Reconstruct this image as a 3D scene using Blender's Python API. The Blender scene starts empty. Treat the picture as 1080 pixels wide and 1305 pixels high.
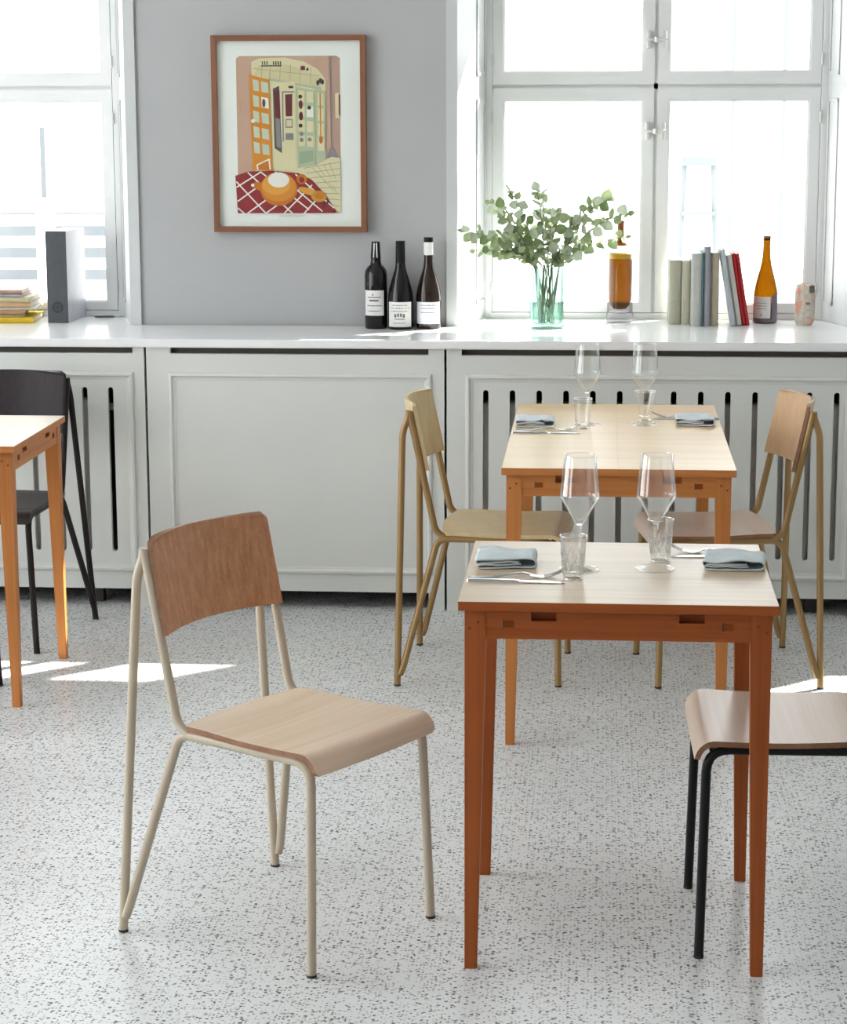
import bpy, bmesh, math, random
from mathutils import Vector, Matrix
from mathutils.geometry import tessellate_polygon

random.seed(7)
S = bpy.context.scene
COL = S.collection

# ------------------------------------------------------------------ camera
FPX, PITCH, YAW, ROLL, CAMH = 2800.0, 0.1890, -0.0808, -0.0030, 1.686
def make_camera():
    cy, sy, cp, sp = math.cos(YAW), math.sin(YAW), math.cos(PITCH), math.sin(PITCH)
    Fw = Vector((sy*cp, cy*cp, -sp)); R0 = Vector((cy, -sy, 0)); U0 = R0.cross(Fw)
    c, s = math.cos(ROLL), math.sin(ROLL)
    R = R0*c + U0*s; U = U0*c - R0*s
    cam = bpy.data.cameras.new('camera'); o = bpy.data.objects.new('camera', cam); COL.objects.link(o)
    cam.sensor_fit = 'HORIZONTAL'; cam.sensor_width = 36.0; cam.lens = FPX/1080.0*36.0
    cam.clip_start = 0.05; cam.clip_end = 400
    m = Matrix.Identity(4)
    for i in range(3):
        m[i][0] = R[i]; m[i][1] = U[i]; m[i][2] = -Fw[i]
    m[2][3] = CAMH
    o.matrix_world = m
    S.camera = o
make_camera()

# ------------------------------------------------------------------ sky, sun, exposure
SKY_STRENGTH, SUN_STRENGTH, EXPOSURE = 4.0, 18.0, 0.48
SUN_AZ, SUN_PROFILE = math.radians(48.0), 1.23          # azimuth off the wall normal, tangent of the profile angle
w = bpy.data.worlds.new('sky'); S.world = w; w.use_nodes = True
bg = w.node_tree.nodes['Background']
bg.inputs['Color'].default_value = (0.955, 0.98, 1.0, 1); bg.inputs['Strength'].default_value = SKY_STRENGTH
sun = bpy.data.lights.new('sun', 'SUN'); sun.energy = SUN_STRENGTH; sun.angle = math.radians(0.6); sun.color = (1.0, 0.96, 0.9)
so = bpy.data.objects.new('sun', sun); COL.objects.link(so)
sd = Vector((-math.sin(SUN_AZ), -math.cos(SUN_AZ), -SUN_PROFILE*math.cos(SUN_AZ)))
so.rotation_euler = sd.to_track_quat('-Z', 'Y').to_euler(); so.location = (6, 14, 9)
vs = S.view_settings
S.display_settings.display_device = 'sRGB'
S.cycles.transparent_max_bounces = 40; S.cycles.sample_clamp_indirect = 6.0
vs.view_transform = 'Standard'; vs.look = 'None'; vs.gamma = 1.0; vs.exposure = EXPOSURE; vs.use_curve_mapping = False

# ------------------------------------------------------------------ helpers: objects
def tag(o, label=None, cat=None, group=None, kind=None):
    if label: o['label'] = label
    if cat: o['category'] = cat
    if group: o['group'] = group
    if kind: o['kind'] = kind
    return o
def thing(name, label, cat, loc=(0, 0, 0), rz=0.0, group=None):
    o = bpy.data.objects.new(name, None); COL.objects.link(o)
    o.location = loc; o.rotation_euler = (0, 0, rz); o.empty_display_size = 0.05
    return tag(o, label, cat, group)
def obj(name, bm, mat, parent=None, smooth=False, label=None):
    me = bpy.data.meshes.new(name)
    bmesh.ops.recalc_face_normals(bm, faces=bm.faces[:])
    bm.to_mesh(me); bm.free()
    for m in (mat if isinstance(mat, (list, tuple)) else [mat]): me.materials.append(m)
    if smooth:
        for p in me.polygons: p.use_smooth = True
        if smooth != 'all':
            me.set_sharp_from_angle(angle=math.radians(38))
    o = bpy.data.objects.new(name, me); COL.objects.link(o)
    if parent: o.parent = parent
    if label: o['label'] = label
    return o
def inst(o, parent, mat4):
    c = o.copy(); COL.objects.link(c); c.parent = parent; c.matrix_local = mat4; return c
def copy_tree(o, parent=None):
    c = o.copy(); COL.objects.link(c); c.parent = parent
    for ch in list(o.children): copy_tree(ch, c)
    return c

# ------------------------------------------------------------------ helpers: shapes
def NB(): return bmesh.new()
def bx(bm, x0, x1, y0, y1, z0, z1, bev=0.0, seg=2):
    vs_ = [bm.verts.new((x, y, z)) for z in (z0, z1) for (x, y) in ((x0, y0), (x1, y0), (x1, y1), (x0, y1))]
    fs = [(3, 2, 1, 0), (4, 5, 6, 7), (0, 1, 5, 4), (1, 2, 6, 5), (2, 3, 7, 6), (3, 0, 4, 7)]
    faces = [bm.faces.new([vs_[i] for i in f]) for f in fs]
    if bev > 0:
        ed = {e for f in faces for e in f.edges}
        bmesh.ops.bevel(bm, geom=list(ed), offset=bev, segments=seg, affect='EDGES', profile=0.5)
    return bm
def prism(bm, poly, fn, d0, d1):
    """extrude a 2D polygon; fn(a, b, d) -> 3D"""
    A = [bm.verts.new(fn(a, b, d0)) for a, b in poly]; B = [bm.verts.new(fn(a, b, d1)) for a, b in poly]
    n = len(poly)
    bm.faces.new(A[::-1]); bm.faces.new(B)
    for i in range(n): bm.faces.new((A[i], A[(i+1) % n], B[(i+1) % n], B[i]))
    return bm
def plate(bm, outline, holes, fn, d0, d1):
    """flat plate with holes"""
    loops = [outline] + holes
    rings = [[bm.verts.new(fn(a, b, d0)) for a, b in lp] for lp in loops]
    flat = [v for r in rings for v in r]
    tris = tessellate_polygon([[Vector((a, b, 0)) for a, b in lp] for lp in loops])
    fs = []
    for t in tris:
        try: fs.append(bm.faces.new([flat[i] for i in t]))
        except ValueError: pass
    mp = {}
    for ring, lp in zip(rings, loops):
        for v, (a, b) in zip(ring, lp): mp[v] = bm.verts.new(fn(a, b, d1))
    for f in fs: bm.faces.new([mp[v] for v in reversed(f.verts)])
    for ring in rings:
        n = len(ring)
        for i in range(n): bm.faces.new((ring[i], ring[(i+1) % n], mp[ring[(i+1) % n]], mp[ring[i]]))
    return bm
def fillet(pts, rads, n=5):
    pts = [Vector(p) for p in pts]; out = [pts[0]]
    for i in range(1, len(pts)-1):
        r = rads[i-1] if isinstance(rads, (list, tuple)) else rads
        if r <= 0: out.append(pts[i]); continue
        a = (pts[i-1]-pts[i]); b = (pts[i+1]-pts[i])
        la, lb = a.length, b.length; a.normalize(); b.normalize()
        d = min(r, la*.48, lb*.48); p0 = pts[i]+a*d; p2 = pts[i]+b*d
        for k in range(n+1):
            t = k/n; out.append(p0*(1-t)**2 + pts[i]*2*t*(1-t) + p2*t*t)
    out.append(pts[-1]); return out
def tube(bm, pts, r, n=12, cap=True):
    pts = [Vector(p) for p in pts]
    rs = r if isinstance(r, (list, tuple)) else [r]*len(pts)
    T = []
    for i in range(len(pts)):
        a = pts[max(i-1, 0)]; b = pts[min(i+1, len(pts)-1)]; T.append((b-a).normalized())
    ref = Vector((0, 0, 1)) if abs(T[0].z) < .9 else Vector((1, 0, 0))
    u = T[0].cross(ref).normalized(); rings = []
    for i, p in enumerate(pts):
        if i: u = (u - T[i]*u.dot(T[i])).normalized()
        v = T[i].cross(u)
        rings.append([bm.verts.new(p + (u*math.cos(2*math.pi*k/n) + v*math.sin(2*math.pi*k/n))*rs[i]) for k in range(n)])
    for a, b in zip(rings, rings[1:]):
        for k in range(n): bm.faces.new((a[k], a[(k+1) % n], b[(k+1) % n], b[k]))
    if cap: bm.faces.new(rings[0][::-1]); bm.faces.new(rings[-1])
    return bm
def lathe(bm, prof, n=40, rf=None, cx=0, cy=0, closed=False):
    rings = []
    for (r, z) in prof:
        if r <= 1e-6: rings.append([bm.verts.new((cx, cy, z))]); continue
        ring = []
        for k in range(n):
            a = 2*math.pi*k/n; rr = r + (rf(a, z, r) if rf else 0)
            ring.append(bm.verts.new((cx+rr*math.cos(a), cy+rr*math.sin(a), z)))
        rings.append(ring)
    if closed: rings.append(rings[0])
    for a, b in zip(rings, rings[1:]):
        if len(a) == 1 and len(b) == 1: continue
        for k in range(n):
            k2 = (k+1) % n
            if len(a) == 1: bm.faces.new((a[0], b[k2], b[k]))
            elif len(b) == 1: bm.faces.new((a[k], a[k2], b[0]))
            else: bm.faces.new((a[k], a[k2], b[k2], b[k]))
    return bm
def sheet(bm, fn, nu, nv, th, edge=0):
    """thin curved board: fn(u,v) -> mid surface point, u,v in 0..1; thickness th along the normal"""
    P = [[Vector(fn(i/nu, j/nv)) for j in range(nv+1)] for i in range(nu+1)]
    A, B = [], []
    for i in range(nu+1):
        ra, rb = [], []
        for j in range(nv+1):
            du = P[min(i+1, nu)][j]-P[max(i-1, 0)][j]; dv = P[i][min(j+1, nv)]-P[i][max(j-1, 0)]
            nn = du.cross(dv)
            nn = nn.normalized() if nn.length > 1e-12 else Vector((0, 0, 1))
            ra.append(bm.verts.new(P[i][j]+nn*th/2)); rb.append(bm.verts.new(P[i][j]-nn*th/2))
        A.append(ra); B.append(rb)
    for i in range(nu):
        for j in range(nv):
            bm.faces.new((A[i][j], A[i+1][j], A[i+1][j+1], A[i][j+1])); bm.faces.new((B[i][j], B[i][j+1], B[i+1][j+1], B[i+1][j]))
    bf = []
    for i in range(nu):
        bf += [bm.faces.new((A[i][0], B[i][0], B[i+1][0], A[i+1][0])), bm.faces.new((A[i][nv], A[i+1][nv], B[i+1][nv], B[i][nv]))]
    for j in range(nv):
        bf += [bm.faces.new((A[0][j], A[0][j+1], B[0][j+1], B[0][j])), bm.faces.new((A[nu][j], B[nu][j], B[nu][j+1], A[nu][j+1]))]
    for f in bf: f.material_index = edge
    return bm
def smoothstep(a, b, x):
    t = max(0, min(1, (x-a)/(b-a))); return t*t*(3-2*t)
XZ = lambda a, b, d: (a, d, b)
YZ = lambda a, b, d: (d, a, b)
XY = lambda a, b, d: (a, b, d)
def rrect(x0, x1, z0, z1, r, n=4):
    out = []
    for cx, cz, a0 in ((x1-r, z0+r, -90), (x1-r, z1-r, 0), (x0+r, z1-r, 90), (x0+r, z0+r, 180)):
        for k in range(n+1):
            a = math.radians(a0+90*k/n); out.append((cx+r*math.cos(a), cz+r*math.sin(a)))
    return out

# ------------------------------------------------------------------ materials
def srgb(r, g, b):
    f = lambda c: c/12.92 if c <= .04045 else ((c+.055)/1.055)**2.4
    return (f(r/255), f(g/255), f(b/255), 1)
def mat(name, col=(.8, .8, .8, 1), rough=.5, metal=0.0, spec=.5, coat=0.0):
    m = bpy.data.materials.new(name); m.use_nodes = True
    b = m.node_tree.nodes['Principled BSDF']
    b.inputs['Base Color'].default_value = col; b.inputs['Roughness'].default_value = rough
    b.inputs['Metallic'].default_value = metal; b.inputs['Specular IOR Level'].default_value = spec
    b.inputs['Coat Weight'].default_value = coat
    return m
def nodes(m):
    return m.node_tree.nodes, m.node_tree.links, m.node_tree.nodes['Principled BSDF']
def mottled(name, c1, c2, scale=4, rough=.5, bump=0.0, bscale=60, spec=.5, detail=4):
    m = mat(name, c1, rough, spec=spec); N, L, b = nodes(m)
    tc = N.new('ShaderNodeTexCoord'); nz = N.new('ShaderNodeTexNoise'); nz.inputs['Scale'].default_value = scale; nz.inputs['Detail'].default_value = detail
    cr = N.new('ShaderNodeValToRGB'); cr.color_ramp.elements[0].position = .35; cr.color_ramp.elements[1].position = .65
    cr.color_ramp.elements[0].color = c1; cr.color_ramp.elements[1].color = c2
    L.new(tc.outputs['Object'], nz.inputs['Vector']); L.new(nz.outputs['Fac'], cr.inputs['Fac']); L.new(cr.outputs['Color'], b.inputs['Base Color'])
    if bump > 0:
        n2 = N.new('ShaderNodeTexNoise'); n2.inputs['Scale'].default_value = bscale; n2.inputs['Detail'].default_value = 3
        bp = N.new('ShaderNodeBump'); bp.inputs['Strength'].default_value = bump; bp.inputs['Distance'].default_value = .002
        L.new(tc.outputs['Object'], n2.inputs['Vector']); L.new(n2.outputs['Fac'], bp.inputs['Height']); L.new(bp.outputs['Normal'], b.inputs['Normal'])
    return m
def wood(name, light, dark, axis='x', rough=.45, scale=1.0, contrast=1.0, spec=.5, rot=0.0):
    """grain running along the axis, in the object's own coordinates"""
    m = mat(name, light, rough, spec=spec); N, L, b = nodes(m)
    tc = N.new('ShaderNodeTexCoord'); mp = N.new('ShaderNodeMapping')
    st = {'x': (.7, 26, 26), 'y': (26, .7, 26), 'z': (26, 26, .7)}[axis]
    mp.inputs['Scale'].default_value = [s*scale for s in st]; mp.inputs['Rotation'].default_value = (0, 0, rot)
    n1 = N.new('ShaderNodeTexNoise'); n1.inputs['Scale'].default_value = 1.0; n1.inputs['Detail'].default_value = 5; n1.inputs['Distortion'].default_value = .2
    mp2 = N.new('ShaderNodeMapping'); mp2.inputs['Scale'].default_value = [s*scale*(5 if s > 2 else 3) for s in st]; mp2.inputs['Rotation'].default_value = (0, 0, rot)
    n2 = N.new('ShaderNodeTexNoise'); n2.inputs['Scale'].default_value = 1.0; n2.inputs['Detail'].default_value = 3
    mx = N.new('ShaderNodeMath'); mx.operation = 'MULTIPLY_ADD'; mx.inputs[1].default_value = .55; 
    m2 = N.new('ShaderNodeMath'); m2.operation = 'MULTIPLY'; m2.inputs[1].default_value = .45
    cr = N.new('ShaderNodeValToRGB'); e = cr.color_ramp.elements
    e[0].position = .5-.16/contrast; e[1].position = .5+.16/contrast; e[0].color = dark; e[1].color = light
    L.new(tc.outputs['Object'], mp.inputs['Vector']); L.new(tc.outputs['Object'], mp2.inputs['Vector'])
    L.new(mp.outputs['Vector'], n1.inputs['Vector']); L.new(mp2.outputs['Vector'], n2.inputs['Vector'])
    L.new(n2.outputs['Fac'], m2.inputs[0]); L.new(n1.outputs['Fac'], mx.inputs[0]); L.new(m2.outputs[0], mx.inputs[2])
    L.new(mx.outputs[0], cr.inputs['Fac']); L.new(cr.outputs['Color'], b.inputs['Base Color'])
    bp = N.new('ShaderNodeBump'); bp.inputs['Strength'].default_value = .12; bp.inputs['Distance'].default_value = .001
    L.new(n2.outputs['Fac'], bp.inputs['Height']); L.new(bp.outputs['Normal'], b.inputs['Normal'])
    return m
def terrazzo():
    m = mat('terrazzo', rough=.32, spec=.5); N, L, b = nodes(m)
    tc = N.new('ShaderNodeTexCoord')
    wn = N.new('ShaderNodeTexNoise'); wn.inputs['Scale'].default_value = 210; wn.inputs['Detail'].default_value = 1
    mixv = N.new('ShaderNodeVectorMath'); mixv.operation = 'MULTIPLY_ADD'; mixv.inputs[1].default_value = (.008, .008, 0)
    L.new(tc.outputs['Object'], wn.inputs['Vector']); L.new(wn.outputs['Color'], mixv.inputs[0]); L.new(tc.outputs['Object'], mixv.inputs[2])
    big = N.new('ShaderNodeTexNoise'); big.inputs['Scale'].default_value = 1.6; big.inputs['Detail'].default_value = 3
    crb = N.new('ShaderNodeValToRGB'); crb.color_ramp.elements[0].position = .35; crb.color_ramp.elements[1].position = .65
    crb.color_ramp.elements[0].color = (.70, .715, .715, 1); crb.color_ramp.elements[1].color = (.78, .795, .795, 1)
    L.new(tc.outputs['Object'], big.inputs['Vector']); L.new(big.outputs['Fac'], crb.inputs['Fac'])
    cur = crb.outputs['Color']
    for sc, frac, rmin, rmax, cd, cl in ((78, .46, .05, .33, (.03, .03, .033, 1), (.20, .20, .20, 1)), (137, .46, .08, .38, (.05, .05, .05, 1), (.26, .255, .25, 1)), (91, .28, .1, .36, (.48, .46, .43, 1), (.58, .57, .54, 1))):
        vo = N.new('ShaderNodeTexVoronoi'); vo.voronoi_dimensions = '2D'; vo.inputs['Scale'].default_value = sc; vo.inputs['Randomness'].default_value = 1
        off = N.new('ShaderNodeVectorMath'); off.operation = 'ADD'; off.inputs[1].default_value = (sc*.37, sc*.11, 0)
        L.new(mixv.outputs[0], off.inputs[0]); L.new(off.outputs[0], vo.inputs['Vector'])
        sep = N.new('ShaderNodeSeparateColor'); L.new(vo.outputs['Color'], sep.inputs['Color'])
        rad = N.new('ShaderNodeMapRange'); rad.inputs['From Min'].default_value = 1-frac; rad.inputs['From Max'].default_value = 1
        rad.inputs['To Min'].default_value = rmin; rad.inputs['To Max'].default_value = rmax
        L.new(sep.outputs['Red'], rad.inputs['Value'])
        on = N.new('ShaderNodeMath'); on.operation = 'GREATER_THAN'; on.inputs[1].default_value = 1-frac; L.new(sep.outputs['Red'], on.inputs[0])
        lt = N.new('ShaderNodeMath'); lt.operation = 'LESS_THAN'; L.new(vo.outputs['Distance'], lt.inputs[0]); L.new(rad.outputs['Result'], lt.inputs[1])
        mk = N.new('ShaderNodeMath'); mk.operation = 'MULTIPLY'; L.new(on.outputs[0], mk.inputs[0]); L.new(lt.outputs[0], mk.inputs[1])
        cc = N.new('ShaderNodeMix'); cc.data_type = 'RGBA'; cc.inputs['A'].default_value = cd; cc.inputs['B'].default_value = cl; L.new(sep.outputs['Green'], cc.inputs['Factor'])
        mx = N.new('ShaderNodeMix'); mx.data_type = 'RGBA'; L.new(mk.outputs[0], mx.inputs['Factor']); L.new(cur, mx.inputs['A']); L.new(cc.outputs['Result'], mx.inputs['B'])
        cur = mx.outputs['Result']
    L.new(cur, b.inputs['Base Color'])
    return m
def pane_glass(name):
    m = bpy.data.materials.new(name); m.use_nodes = True; N = m.node_tree.nodes; L = m.node_tree.links
    N.remove(N['Principled BSDF']); out = N['Material Output']
    tr = N.new('ShaderNodeBsdfTransparent'); tr.inputs['Color'].default_value = (.97, .985, .98, 1)
    gl = N.new('ShaderNodeBsdfGlossy'); gl.inputs['Roughness'].default_value = .02
    lw = N.new('ShaderNodeLayerWeight'); lw.inputs['Blend'].default_value = .5
    pw = N.new('ShaderNodeMath'); pw.operation = 'POWER'; pw.inputs[1].default_value = 5; L.new(lw.outputs['Facing'], pw.inputs[0])
    fr = N.new('ShaderNodeMath'); fr.operation = 'MULTIPLY_ADD'; fr.inputs[1].default_value = .6; fr.inputs[2].default_value = .02; L.new(pw.outputs[0], fr.inputs[0])
    mx = N.new('ShaderNodeMixShader'); L.new(fr.outputs[0], mx.inputs[0]); L.new(tr.outputs[0], mx.inputs[1]); L.new(gl.outputs[0], mx.inputs[2])
    L.new(mx.outputs[0], out.inputs['Surface']); return m
def glass(name, col=(.985, .99, .99, 1), lo=.05, hi=.75, power=2.6, rough=.02, refr=.0, edge=(1, 1, 1, 1)):
    """thin walled glass: clear face on, mirror bright towards its edges; refr adds a share of bent light"""
    m = bpy.data.materials.new(name); m.use_nodes = True; N = m.node_tree.nodes; L = m.node_tree.links
    N.remove(N['Principled BSDF']); out = N['Material Output']
    tr = N.new('ShaderNodeBsdfTransparent'); tr.inputs['Color'].default_value = col
    gl = N.new('ShaderNodeBsdfGlossy'); gl.inputs['Roughness'].default_value = rough; gl.inputs['Color'].default_value = edge
    lw = N.new('ShaderNodeLayerWeight'); lw.inputs['Blend'].default_value = .5
    pw = N.new('ShaderNodeMath'); pw.operation = 'POWER'; pw.inputs[1].default_value = power; L.new(lw.outputs['Facing'], pw.inputs[0])
    fr = N.new('ShaderNodeMath'); fr.operation = 'MULTIPLY_ADD'; fr.inputs[1].default_value = hi; fr.inputs[2].default_value = lo; L.new(pw.outputs[0], fr.inputs[0])
    mx = N.new('ShaderNodeMixShader'); L.new(fr.outputs[0], mx.inputs[0]); L.new(tr.outputs[0], mx.inputs[1]); L.new(gl.outputs[0], mx.inputs[2])
    last = mx
    if refr > 0:
        g2 = N.new('ShaderNodeBsdfGlass'); g2.inputs['IOR'].default_value = 1.45; g2.inputs['Color'].default_value = edge
        m2 = N.new('ShaderNodeMixShader'); m2.inputs[0].default_value = refr; L.new(mx.outputs[0], m2.inputs[1]); L.new(g2.outputs[0], m2.inputs[2]); last = m2
    L.new(last.outputs[0], out.inputs['Surface']); return m

M = {}
M['floor'] = terrazzo()
M['wall_grey'] = mottled('grey wall paint', (.43, .437, .44, 1), (.445, .451, .453, 1), 3, .8, .08, 90)
M['white_paint'] = mottled('white gloss paint', (.76, .775, .77, 1), (.79, .80, .795, 1), 3, .4)
M['trim_grey'] = mottled('pale grey trim paint', (.56, .58, .585, 1), (.59, .605, .61, 1), 3, .5)
M['ceiling'] = mat('ceiling white', (.85, .85, .84, 1), .9)
M['cabinet'] = mottled('cabinet paint', (.665, .68, .645, 1), (.69, .705, .67, 1), 2.5, .45)
M['shelf'] = mottled('shelf paint', (.84, .85, .855, 1), (.87, .88, .88, 1), 2, .18)
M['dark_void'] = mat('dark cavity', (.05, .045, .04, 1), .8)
M['radiator'] = mottled('radiator enamel', (.60, .58, .53, 1), (.64, .62, .57, 1), 3, .6)
M['louvre'] = mat('louvre shade brown', (.085, .075, .065, 1), .7)
M['pane'] = pane_glass('window pane glass')
M['steel'] = mat('brushed steel', (.62, .62, .62, 1), .22, 1.0)
M['handle'] = mat('white metal fitting', (.7, .7, .68, 1), .4, .3)
PINE_L, PINE_D = (.43, .108, .022, 1), (.30, .066, .012, 1)
M['end_grain'] = mat('pine end grain', (.24, .06, .012, 1), .8, spec=.1)
for ax in 'xyz': M['pine_'+ax] = wood('oiled pine '+ax, PINE_L, PINE_D, ax, .45, 1.0, spec=.3); M['litpine_'+ax] = wood('lit oiled pine '+ax, (.62, .245, .068, 1), (.50, .175, .042, 1), ax, .45, 1.0, spec=.3); M['midlitpine_'+ax] = wood('half lit oiled pine '+ax, (.60, .235, .065, 1), (.45, .155, .038, 1), ax, .45, 1.0, spec=.3)  # one pine in three tones: brighter light further back put into colour
M['top_glare'] = wood('pine tabletop pale with glare', (.64, .505, .36, 1), (.50, .375, .25, 1), 'x', .36, 1.8, spec=.5, rot=.12)  # pine top; window glare put into the pale colour
M['top_pine'] = wood('warm pine tabletop with glare', (.74, .53, .29, 1), (.64, .42, .19, 1), 'x', .34, .8)  # warm pine, paled by glare put into the colour
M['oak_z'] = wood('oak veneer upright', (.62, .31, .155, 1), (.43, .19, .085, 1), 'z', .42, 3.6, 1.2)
M['oak_y'] = wood('oak veneer seat with sheen', (.82, .66, .50, 1), (.70, .53, .37, 1), 'x', .27, 1.0)  # same oak as the backrest; window sheen put into the lighter colour
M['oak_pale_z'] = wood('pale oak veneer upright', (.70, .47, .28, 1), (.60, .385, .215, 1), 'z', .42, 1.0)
M['oak_pale_y'] = wood('pale oak veneer seat with sheen', (.78, .64, .52, 1), (.68, .53, .41, 1), 'x', .32, 1.0)  # neutral window glare put into the seat colour
M['ply_edge'] = wood('ply edge', (.33, .16, .085, 1), (.22, .10, .05, 1), 'x', .5, 1.0)
M['cream_metal'] = mat('cream lacquered steel', srgb(194, 180, 159), .35, 0.0)
M['gold_metal'] = mat('olive gold lacquered steel', srgb(156, 124, 78), .36, .25)
M['gold_ply'] = wood('olive gold stained ply', srgb(214, 194, 150), srgb(200, 178, 132), 'z', .38, 1.0)
M['black_metal'] = mat('black lacquered steel', (.005, .005, .006, 1), .4, spec=.25)
M['dark_metal'] = mat('dark brown lacquered steel', (.016, .012, .013, 1), .4, spec=.25)
M['dark_ply_z'] = wood('dark stained ply upright', (.030, .023, .025, 1), (.019, .014, .016, 1), 'z', .5, 1.0, spec=.2)
M['dark_ply_y'] = wood('dark stained ply seat', (.034, .027, .029, 1), (.022, .016, .018, 1), 'x', .42, 1.0, spec=.3)
M['black_rubber'] = mat('black rubber', (.02, .02, .02, 1), .6)
M['glass'] = glass('clear drinking glass', (.985, .99, .99, 1), .05, .85, 3.2)
M['glass_rim'] = glass('polished glass rim', (.97, .975, .975, 1), .35, .6, 2)
M['cut_facet'] = glass('cut glass facet', (.70, .70, .68, 1), .30, .6, 1.5, .25)
M['glass_foot'] = glass('clear glass foot', (.98, .985, .985, 1), .02, .30, 5)
M['cut_glass'] = glass('cut drinking glass', (.975, .975, .97, 1), .06, .8, 2.6, refr=.22)
M['vase_glass'] = glass('greenish vase glass', (.88, .955, .93, 1), .10, .85, 1.5, edge=(.42, .66, .58, 1))
M['linen'] = mottled('grey blue linen', (.64, .70, .715, 1), (.56, .62, .64, 1), 40, .9, .3, 700)

# ================================================================== THE ROOM
XL, XR, YB, CEIL = -3.9, 4.1, -3.0, 3.1
SIDE_WINS = [(3.5, 6.1), (1.2, 2.7)]               # openings in the left wall, by depth
SHELF_Z, SHELF_Y, WALL_Y, WIN_Y = 0.897, 7.04, 7.495, 7.76
WINS = [(-2.955, -1.62), (-0.488, 0.851), (1.985, 3.32)]      # openings at the wall face
SPL = 0.082                                                    # splay of the reveals
o = obj('floor', bx(NB(), XL, XR, YB, 8.0, -.2, 0), M['floor']); tag(o, kind='structure')
o = obj('ceiling', bx(NB(), XL, XR, YB, 8.0, CEIL, CEIL+.2), M['ceiling']); tag(o, kind='structure')
b = NB()
edges = [XL] + [v for ab in WINS for v in ab] + [XR]
for i in range(0, len(edges), 2):
    a, c = edges[i], edges[i+1]
    la = a+.02 if i else a; lc = c-.02 if i < len(edges)-2 else c
    ra = a-SPL+.02 if i else a; rc = c+SPL-.02 if i < len(edges)-2 else c
    prism(b, [(la, WALL_Y), (lc, WALL_Y), (rc, WIN_Y+.03), (rc, 8.0), (ra, 8.0), (ra, WIN_Y+.03)], XY, 0, CEIL)
for a, c in WINS:
    bx(b, a+.01, c-.01, 7.62, 8.0, 0, SHELF_Z-.03); bx(b, a+.01, c-.01, 7.50, 8.0, 2.31, CEIL)
o = obj('wall_back', b, M['wall_grey']); tag(o, kind='structure')
o = obj('wall_left', plate(NB(), [(YB, 0), (8.0, 0), (8.0, CEIL), (YB, CEIL)], [[(p, .5), (p, 2.95), (q, 2.95), (q, .5)] for p, q in SIDE_WINS], YZ, XL-.2, XL), M['ceiling']); tag(o, kind='structure')
o = obj('wall_front', bx(NB(), XL, XR, YB-.2, YB, 0, CEIL), M['ceiling']); tag(o, kind='structure')
o = obj('wall_right', bx(NB(), XR, XR+.2, YB, 8.0, 0, CEIL), M['ceiling']); tag(o, kind='structure')

# splayed reveal linings: their front edges are the pale strips on the pier
n_trim = 0
for a, c in WINS:
    for x, s in ((a, 1), (c, -1)):
        n_trim += 1
        b = prism(NB(), [(x, WALL_Y-.011), (x-s*.037, WALL_Y-.011), (x-s*.037, WALL_Y+.004), (x-s*.02, WALL_Y+.02), (x+s*(SPL-.02), WIN_Y+.04), (x+s*SPL, WIN_Y+.04), (x+s*SPL, WIN_Y)], XY, SHELF_Z, 2.32)
        t = obj('trim_%d' % n_trim, b, M['trim_grey']); tag(t, kind='structure')
        # raised panels on the reveal
        d = Vector((s*SPL, WIN_Y-WALL_Y+.011, 0)); n = Vector((d.y*s, -d.x*s, 0)).normalized()
        p0 = Vector((x, WALL_Y-.011, 0))
        for z0, z1 in ((SHELF_Z+.06, 1.66), (1.74, 2.26)):
            q = NB()
            for t0, t1, za, zb in ((.66, .70, z0, z1), (.93, .97, z0, z1), (.66, .97, z0, z0+.012), (.66, .97, z1-.012, z1)):
                pts = [p0+d*t0, p0+d*t1, p0+d*t1+n*.004, p0+d*t0+n*.004]
                prism(q, [(p.x, p.y) for p in pts], XY, za, zb)
            obj('reveal_panel', q, M['trim_grey'], t)

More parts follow.
